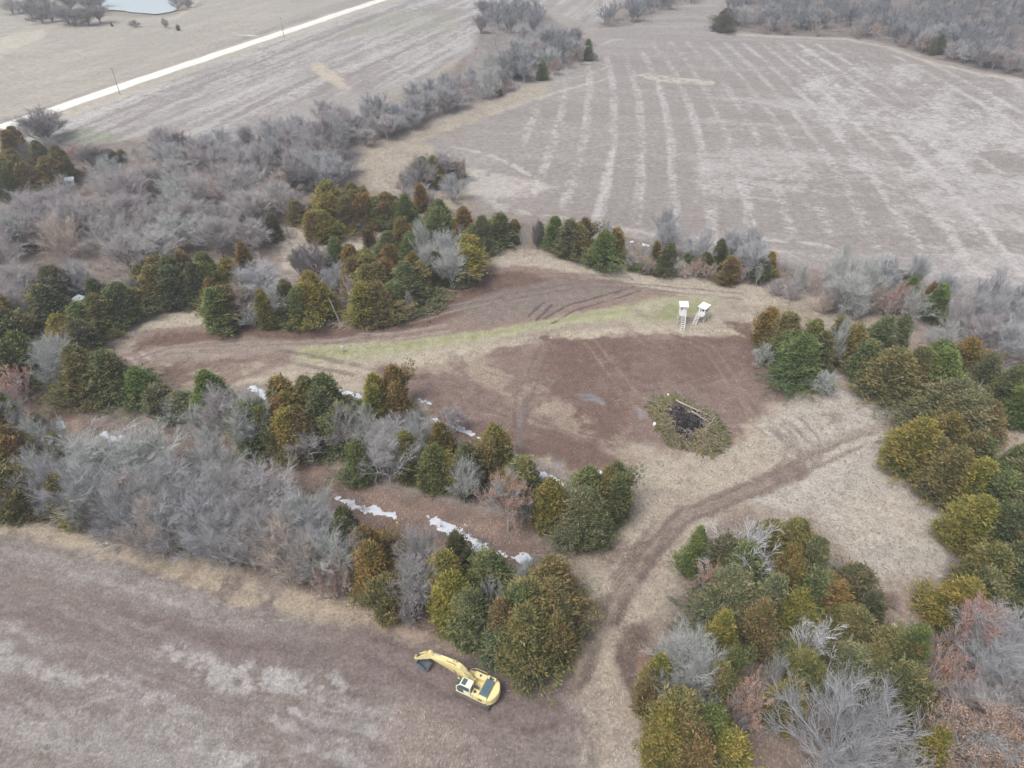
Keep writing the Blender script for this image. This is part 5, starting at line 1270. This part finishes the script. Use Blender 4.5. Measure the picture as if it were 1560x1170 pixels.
# ------------------------------------------------------------------ brush pile waiting to burn
PC = G(1050, 655)
PO = px2w([(984, 618), (1000, 606), (1030, 602), (1046, 612), (1062, 622), (1090, 630), (1096, 645), (1108, 655), (1112, 676), (1100, 688), (1088, 697), (1066, 694), (1040, 684), (1018, 680), (1004, 662), (996, 645)]) - PC[:2]
PI = px2w([(1020, 620), (1032, 616), (1050, 628), (1068, 634), (1078, 648), (1070, 656), (1058, 658), (1052, 668), (1043, 673), (1036, 662), (1029, 664), (1027, 648), (1018, 636)]) - PC[:2]
CI = PI.mean(0); PI = CI + (PI - CI) * .88
def boughs(name, count, parent, tint, seed):
    g_ = np.random.default_rng(seed); C, D, LL, T, S = [], [], [], [], []
    lo, hi = PO.min(0), PO.max(0); n_ = 0
    while n_ < count:
        p2 = g_.uniform(lo, hi); q = (np.array([p2[0]]), np.array([p2[1]]))
        if sdist(q, PO)[0] > -.1 or sdist(q, PI)[0] < .5: continue
        n_ += 1
        edge = min(-sdist(q, PO)[0], 2.2) / 2.2; p = np.array([*p2, g_.uniform(.1, .35 + 1.0 * edge)])
        a = math.atan2(p[1] - CI[1], p[0] - CI[0]) + g_.normal(0, .55); d = np.array([cos(a), sin(a), g_.uniform(-.25, .45)])
        l = g_.uniform(.9, 1.9); p = p - d * l * .5; p[2] = max(p[2], .12); e = p + d * l
        S.append([*p, *e, .035, .01]); bt = g_.random() * .45
        for k in range(15):
            s_ = g_.uniform(.15, 1)
            for _ in range(4):
                C.append(p + d * l * s_ + g_.normal(0, .12 * (1.2 - s_ * .6), 3)); D.append(d + g_.normal(0, .42, 3)); LL.append(g_.uniform(.16, .36)); T.append(g_.random() * .4 + .15 + bt)
    LL = np.array(LL); V, F = blades(np.array(C), np.array(D), LL, LL * .32, seed)
    V[:, 2] = np.maximum(V[:, 2], .02)
    o = add(name, mesh_np(name, V, F, [m_cedar], fcol=np.array(T)), parent); o.color = (*tint, 1)
    return o, S
PC = G(1050, 655)
pile = thing("brush_pile", "heap of cut green cedar boughs round a charred black centre in brown soil", "brush pile", PC, 0)
o1, S1 = boughs("green_boughs", 520, pile, (1.25, 1.26, 1.42), 3)
m_char = simple("charred_wood", (.035, .033, .036), .9, .1, .5, 3)
m_ash, n, b = nt("ash", .95, .05); f = noise(n, 1.6, 6, .7)
n.links.new(mix(n, ramp(n, f, .4, .7), (.035, .03, .03), (.17, .145, .13)), b.inputs["Base Color"]); bump(n, b, f, 1, .3)
V, F = [[*CI, .7]], []
ND = 36
def edge_pt(k, f): 
    t = k / ND * len(PI); i = int(t) % len(PI); q = PI[i] + (PI[(i + 1) % len(PI)] - PI[i]) * (t % 1); return CI + (q - CI) * f
for k in range(1, 7):
    for j in range(ND):
        q = edge_pt(j, k / 6 * 1.12); V.append([*q, max(.7 * (1 - (k / 6) ** 2) + (rng.random() - .5) * .4, .05) if k < 6 else -.05])
for j in range(ND): F.append([0, 1 + j, 1 + (j + 1) % ND])
F4 = [[1 + (k - 1) * ND + j, 1 + k * ND + j, 1 + k * ND + (j + 1) % ND, 1 + (k - 1) * ND + (j + 1) % ND] for k in range(1, 6) for j in range(ND)]
add("charred_core", mesh_np("charred_core", V, [np.array(F), np.array(F4)], [m_ash]), pile)
S = []
for k in range(330):
    f_ = math.sqrt(rng.random()); q = edge_pt(rng.randrange(ND), f_); p = np.array([*q, .7 * (1 - f_ ** 2) + rng.uniform(.05, .45)])
    b_ = rng.random() * 6.28; l = rng.uniform(.4, 1.6); q = p + np.array([cos(b_), sin(b_), rng.uniform(-.25, .35)]) * l
    S.append([*p, *q, rng.uniform(.02, .06), .012])
Vb, Fb = prisms(S, 5); add("burnt_branches", mesh_np("burnt_branches", Vb, Fb, [m_char]), pile)
S = []
for k in range(190):
    i = rng.randrange(len(PO)); q = CI + (PO[i] + (PO[(i + 1) % len(PO)] - PO[i]) * rng.random() - CI) * rng.uniform(.3, .95); p = np.array([*q, rng.uniform(.4, 1.4)])
    b_ = math.atan2(q[1] - CI[1], q[0] - CI[0]) + rng.gauss(0, .8); l = rng.uniform(.8, 2.2); q = p + np.array([cos(b_), sin(b_), rng.uniform(-.35, .2)]) * l
    q[2] = max(q[2], .1); S.append([*p, *q, rng.uniform(.02, .045), .012])
Vb, Fb = prisms(S + S1, 4); add("cut_branches", mesh_np("cut_branches", Vb, Fb, [m_bark]), pile).color = (1.25, 1.15, 1.0, 1)
m_log = simple("weathered_log", (.46, .42, .37), .9, .1, .35, 5)
def log(name, p, q, z0, z1, r0, label, cat="log", mat=None, limbs=0, seed=0, group=None):
    a, b_ = G(*p), G(*q); r = random.Random(seed); pa, pb = np.array([a[0], a[1], a[2] + z0]), np.array([b_[0], b_[1], b_[2] + z1])
    g_ = Geo(); N_ = 6; d = pb - pa; off = np.array([r.gauss(0, .05), r.gauss(0, .05), 0]); prev = pa
    for k in range(1, N_ + 1):
        c_ = pa + d * k / N_ + np.array([r.gauss(0, .05), r.gauss(0, .05), r.gauss(0, .04)]); g_.tube(prev, c_, r0 * (1 - .55 * (k - 1) / N_), r0 * (1 - .55 * k / N_), 8); prev = c_
    for k in range(limbs):
        t = r.uniform(.3, .98); s = pa + d * t; e = s + np.array([r.gauss(0, 1), r.gauss(0, 1), r.uniform(-.1, .8)]) * r.uniform(.3, .7); g_.tube(s, e, r0 * .25, .015, 5)
    me = g_.mesh(name, mat or m_log); o = add(name, me)
    c0_ = pa.copy(); 
    for v in me.vertices: v.co = v.co - __import__('mathutils').Vector(c0_)
    o.location = c0_
    return tag(o, label, cat, group)
log("log", (1028, 618), (1088, 641), 1.3, .55, .16, "long pale log lying across the top of the brush pile", group="logs on the brush pile")
log("log", (1052, 634), (1082, 648), 1.15, .5, .13, "shorter pale log just below the long log on the brush pile", group="logs on the brush pile", seed=4)
log("log", (1078, 656), (1088, 641), .9, .9, .11, "forked brown log at right end of the brush pile", group="logs on the brush pile", seed=5)
m_jug = simple("white_plastic", (.85, .85, .82), .4, .4, .03, 3)
def jug(p, label):
    q = G(*p); g_ = Geo(); R0 = .17
    for (za, zb, ra, rb) in ((0, .04, .14, .17), (.04, .3, .17, .17), (.3, .4, .17, .06), (.4, .46, .06, .06)): g_.tube((0, 0, za), (0, 0, zb), ra, rb, 12)
    t = thing("plastic_jug", label, "jug", q, .5)
    g_.build("bottle_body", m_jug, t).scale = (1.7, 1.7, 1.5)
    Geo().tube((.17, 0, .45), (.30, 0, .40), .03, n=6).tube((.30, 0, .40), (.30, 0, .2), .03, n=6).build("handle", m_jug, t)
jug((1017, 604), "small white jug beside the top edge of the brush pile")
jug((997, 648), "small white jug beside the left edge of the brush pile")

# windrows of pushed brush along the north bank
def windrow(name, label, p, q, width, count, seed, tint, wood):
    a, b_ = G(*p), G(*q); g_ = np.random.default_rng(seed); L = np.linalg.norm((b_ - a)[:2]); rz = math.atan2(b_[1] - a[1], b_[0] - a[0])
    t = thing(name, label, "brush", (a + b_) / 2, rz)
    C, D, LL, T, S = [], [], [], [], []
    for i in range(count):
        x = g_.uniform(-.5, .5) * L; y = g_.normal(0, width / 3); h_ = max(.1, 1.1 * (1 - (y / width) ** 2)) * g_.uniform(.1, 1)
        pp = np.array([x, y, h_]); d = np.array([g_.normal(), g_.normal(), g_.uniform(-.2, .5)]); d /= np.linalg.norm(d); l = g_.uniform(.8, 2.2)
        e = pp + d * l; e[2] = max(e[2], .08); S.append([*pp, *e, g_.uniform(.02, .06), .012])
        if g_.random() > wood:
            for k in range(12):
                s = g_.uniform(.2, 1)
                for _ in range(4): C.append(pp + (e - pp) * s + g_.normal(0, .1, 3)); D.append(d + g_.normal(0, .5, 3)); LL.append(g_.uniform(.2, .42)); T.append(g_.random() * .5 + .15)
    Vb, Fb = prisms(S, 4); o = add("branches", mesh_np("branches", Vb, Fb, [m_bark]), t); o.color = (1.45, 1.2, 1.0, 1)
    if C:
        LL = np.array(LL); V, F = blades(np.array(C), np.array(D), LL, LL * .35, seed); V[:, 2] = np.maximum(V[:, 2], .02)
        o = add("green_sprays", mesh_np("green_sprays", V, F, [m_cedar], fcol=np.array(T)), t); o.color = (1.1, 1.25, 1.2, 1)
windrow("brush_heap", "heap of pushed branches and green sprays under the cedar knoll, upper part", (662, 462), (712, 430), 3.0, 170, 3, 'g', .55)
windrow("brush_heap", "heap of green cut sprays at the foot of the cedar knoll, lower part", (606, 490), (668, 468), 2.8, 160, 4, 'g', .4)
windrow("brush_heap", "low heap of orange split wood and sprays on the north bank", (392, 496), (455, 492), 2.2, 110, 5, 'g', .6)
windrow("brush_heap", "low line of dead sticks along the foot of the north bank", (455, 498), (560, 492), 1.6, 90, 6, 'g', .8)
windrow("brush_heap", "fallen branches heaped against the cedars right of the blinds", (1160, 530), (1200, 575), 2.4, 90, 7, 'g', .5)
m_red = simple("split_cedar_heartwood", (.50, .24, .14), .85, .1, .3, 5)
for i, (p, q, w_) in enumerate((((396, 500), (395, 488), "leftmost"), ((400, 500), (410, 492), "middle"), ((418, 494), (428, 499), "rightmost"))):
    log("split_log", p, q, .2, .7, .13, "%s orange split log in the low heap on the north bank" % w_, "log", m_red, 0, i + 9, "orange split logs on the north bank")
log("dead_trunk", (518, 492), (506, 488), 0, 6.2, .17, "leaning dead pale trunk standing before the cedars on north bank", "dead tree", m_log, 3, 3)
log("fallen_tree", (482, 490), (512, 484), .3, 1.3, .12, "fallen grey trunk at the foot of the leaning dead trunk", "dead tree", m_log, 2, 8)
log("fallen_branch", (680, 434), (706, 420), 1.0, 2.0, .1, "grey branch poking from the top of the brush heap on knoll", "branch", m_log, 5, 12)

# ------------------------------------------------------------------ small pale shelters half hidden in the left wood
m_pale = simple("weathered_pale_sheet", (.36, .41, .43), .6, .3, .25, 2)
def shelter(p, label, rz, H, W=2.0):
    t = thing("box_blind", label, "hunting blind", G(*p), rz)
    for sx in (-1, 1):
        for sy in (-1, 1): Geo().tube((sx * (W / 2), sy * (W / 2), -.1), (sx * (W / 2 - .1), sy * (W / 2 - .1), H), .06, n=6).build("leg", m_timb, t)
    Geo().box((0, 0, H + .85), (W, W, 1.7), taper=(.96, .96)).build("wall", m_pale, t)
    Geo().box((0, -W / 2 - .01, H + 1.1), (W * .6, .03, .4)).build("window", m_dark, t)
    Geo().box((0, 0, H + 1.78), (W + .4, W + .5, .1), rx=.12).build("roof", m_pale, t)
shelter((116, 300), "pale grey box blind half hidden by bare trees in upper left wood", .4, 3.6, 2.0)
shelter((128, 480), "pale grey box blind half hidden behind cedars at the left", -.5, 2.2, 2.2)
m_post = simple("grey_box", (.55, .58, .60), .6, .3, .1, 4)
q = G(522, 537)
t = thing("feeder", "small pale grey box on a post standing in the green strip", "feeder", q)
Geo().tube((0, 0, -.1), (0, 0, .9), .05, n=8).build("post", m_timb, t)
Geo().vprism([(-.28, -.2), (.28, -.2), (.28, .2), (-.28, .2)], .9, 1.5, .04).build("box", m_post, t)

# ------------------------------------------------------------------ utility poles by the road
m_pole = simple("weathered_pole", (.30, .28, .26), .9, .1, .3, 3)
rd = math.atan2(ROAD_DIR[1], ROAD_DIR[0])
for p, w_ in (((183, 144), "nearer wooden utility pole beside the gravel road, above the upper left wood"), ((433, 58), "farther wooden utility pole beside the gravel road, right of the track entrance")):
    t = thing("utility_pole", w_, "utility pole", G(*p), rd, "utility poles along the gravel road")
    Geo().tube((0, 0, -.5), (0, 0, 10.6), .15, .1, 10).build("pole", m_pole, t)
    Geo().box((0, 0, 10.0), (.12, 2.2, .14)).build("crossarm", m_pole, t)
    for y in (-.95, 0, .95): Geo().tube((0, y, 10.08), (0, y, 10.3), .05, .035, 8).build("insulator", m_post, t)

# ------------------------------------------------------------------ remnant snow
m_snow = simple("old_snow", (.66, .69, .75), .7, .2, .25, 1.2, dirt=(.5, .47, .44))
Vs, Ts, off = [], [], 0
def snow(p, q, w, seed):
    """a lacy thin sheet along a line: cells kept where the noise says snow is left, edges tapering to the ground"""
    global off
    a, b_ = G(*p)[:2], G(*q)[:2]; st = .17 if np.hypot(*a) < 150 else .35
    lo, hi = np.minimum(a, b_) - w * 1.2, np.maximum(a, b_) + w * 1.2
    gx_, gy_ = np.meshgrid(np.arange(lo[0], hi[0], st), np.arange(lo[1], hi[1], st), indexing='ij')
    x, y = gx_.ravel(), gy_.ravel()
    d = sdist((x, y), np.array([a, b_]), False)
    f = .42 - d / (w * .62) + (fbm(x, y, 1.3, 5, 60, .65) - .5) * 3.4
    z = height(x, y) + np.clip(f, -.3, .35) * .22 + .01
    n0, n1_ = gx_.shape; I_ = np.arange(n0 * n1_).reshape(n0, n1_); fg = f.reshape(n0, n1_)
    ok = (fg[:-1, :-1] > 0) | (fg[1:, :-1] > 0) | (fg[1:, 1:] > 0) | (fg[:-1, 1:] > 0)
    Q = np.stack([I_[:-1, :-1][ok], I_[1:, :-1][ok], I_[1:, 1:][ok], I_[:-1, 1:][ok]], 1)
    Vs.append(np.stack([x, y, z], 1)); Ts.extend((Q + off).tolist()); off += len(x)
for i, s in enumerate([((660, 793), (700, 812), 2.2), ((700, 812), (745, 838), 2.4), ((745, 838), (800, 854), 2.0), ((520, 762), (560, 775), 1.8), ((560, 775), (605, 788), 1.5), ((202, 563), (222, 572), 1.6), ((84, 640), (98, 652), 1.2), ((158, 660), (180, 672), 1.3), ((180, 660), (190, 668), .9),
                       ((252, 690), (262, 700), .7), ((385, 590), (410, 606), 1.2), ((518, 595), (560, 608), 1.2), ((638, 608), (660, 618), 1.0), ((585, 628), (660, 640), 1.0), ((655, 638), (705, 655), 1.1), ((705, 655), (750, 677), 1.2), ((750, 677), (795, 700), 1.0), ((815, 718), (868, 741), 1.3), ((912, 718), (916, 720), .6),
                       ((1285, 424), (1335, 435), 2.0), ((1465, 462), (1505, 472), 1.8), ((1440, 456), (1466, 462), 1.2), ((965, 368), (987, 374), 1.3), ((1044, 375), (1060, 380), 1.4), ((1073, 383), (1094, 388), 1.8), ((1066, 812), (1075, 808), .6), ((1258, 868), (1280, 873), .7), ((1418, 905), (1436, 902), .9),
                       ((1365, 955), (1375, 962), .9), ((905, 398), (940, 402), .8), ((740, 345), (745, 347), .4), ((1208, 832), (1212, 834), .5), ((1400, 446), (1425, 453), 1.0)]):
    snow(*s, seed=i + 40)
o = add("snow", mesh_np("snow", np.concatenate([np.array(v) for v in Vs]), np.array(Ts), [m_snow], smooth=True))
tag(o, "thin white remnants of snow along ditches and hedge feet", None, None, "stuff")

# ------------------------------------------------------------------ pale winter air
HAZE = 0.00048
hz = Geo().box((0, 2500, 48), (6000, 6400, 106)).build("haze", None)
hm = bpy.data.materials.new("haze"); hm.use_nodes = True; hn = hm.node_tree; hn.nodes.clear()
ho = hn.nodes.new("ShaderNodeOutputMaterial"); hv = hn.nodes.new("ShaderNodeVolumePrincipled")
hv.inputs["Color"].default_value = (.93, .96, 1, 1); hv.inputs["Density"].default_value = HAZE; hv.inputs["Anisotropy"].default_value = .2
hn.links.new(hv.outputs[0], ho.inputs["Volume"])
hz.data.materials.append(hm); hz["kind"] = "stuff"; hz["label"] = "thin pale winter haze over the land"
hz.display_type = 'WIRE'
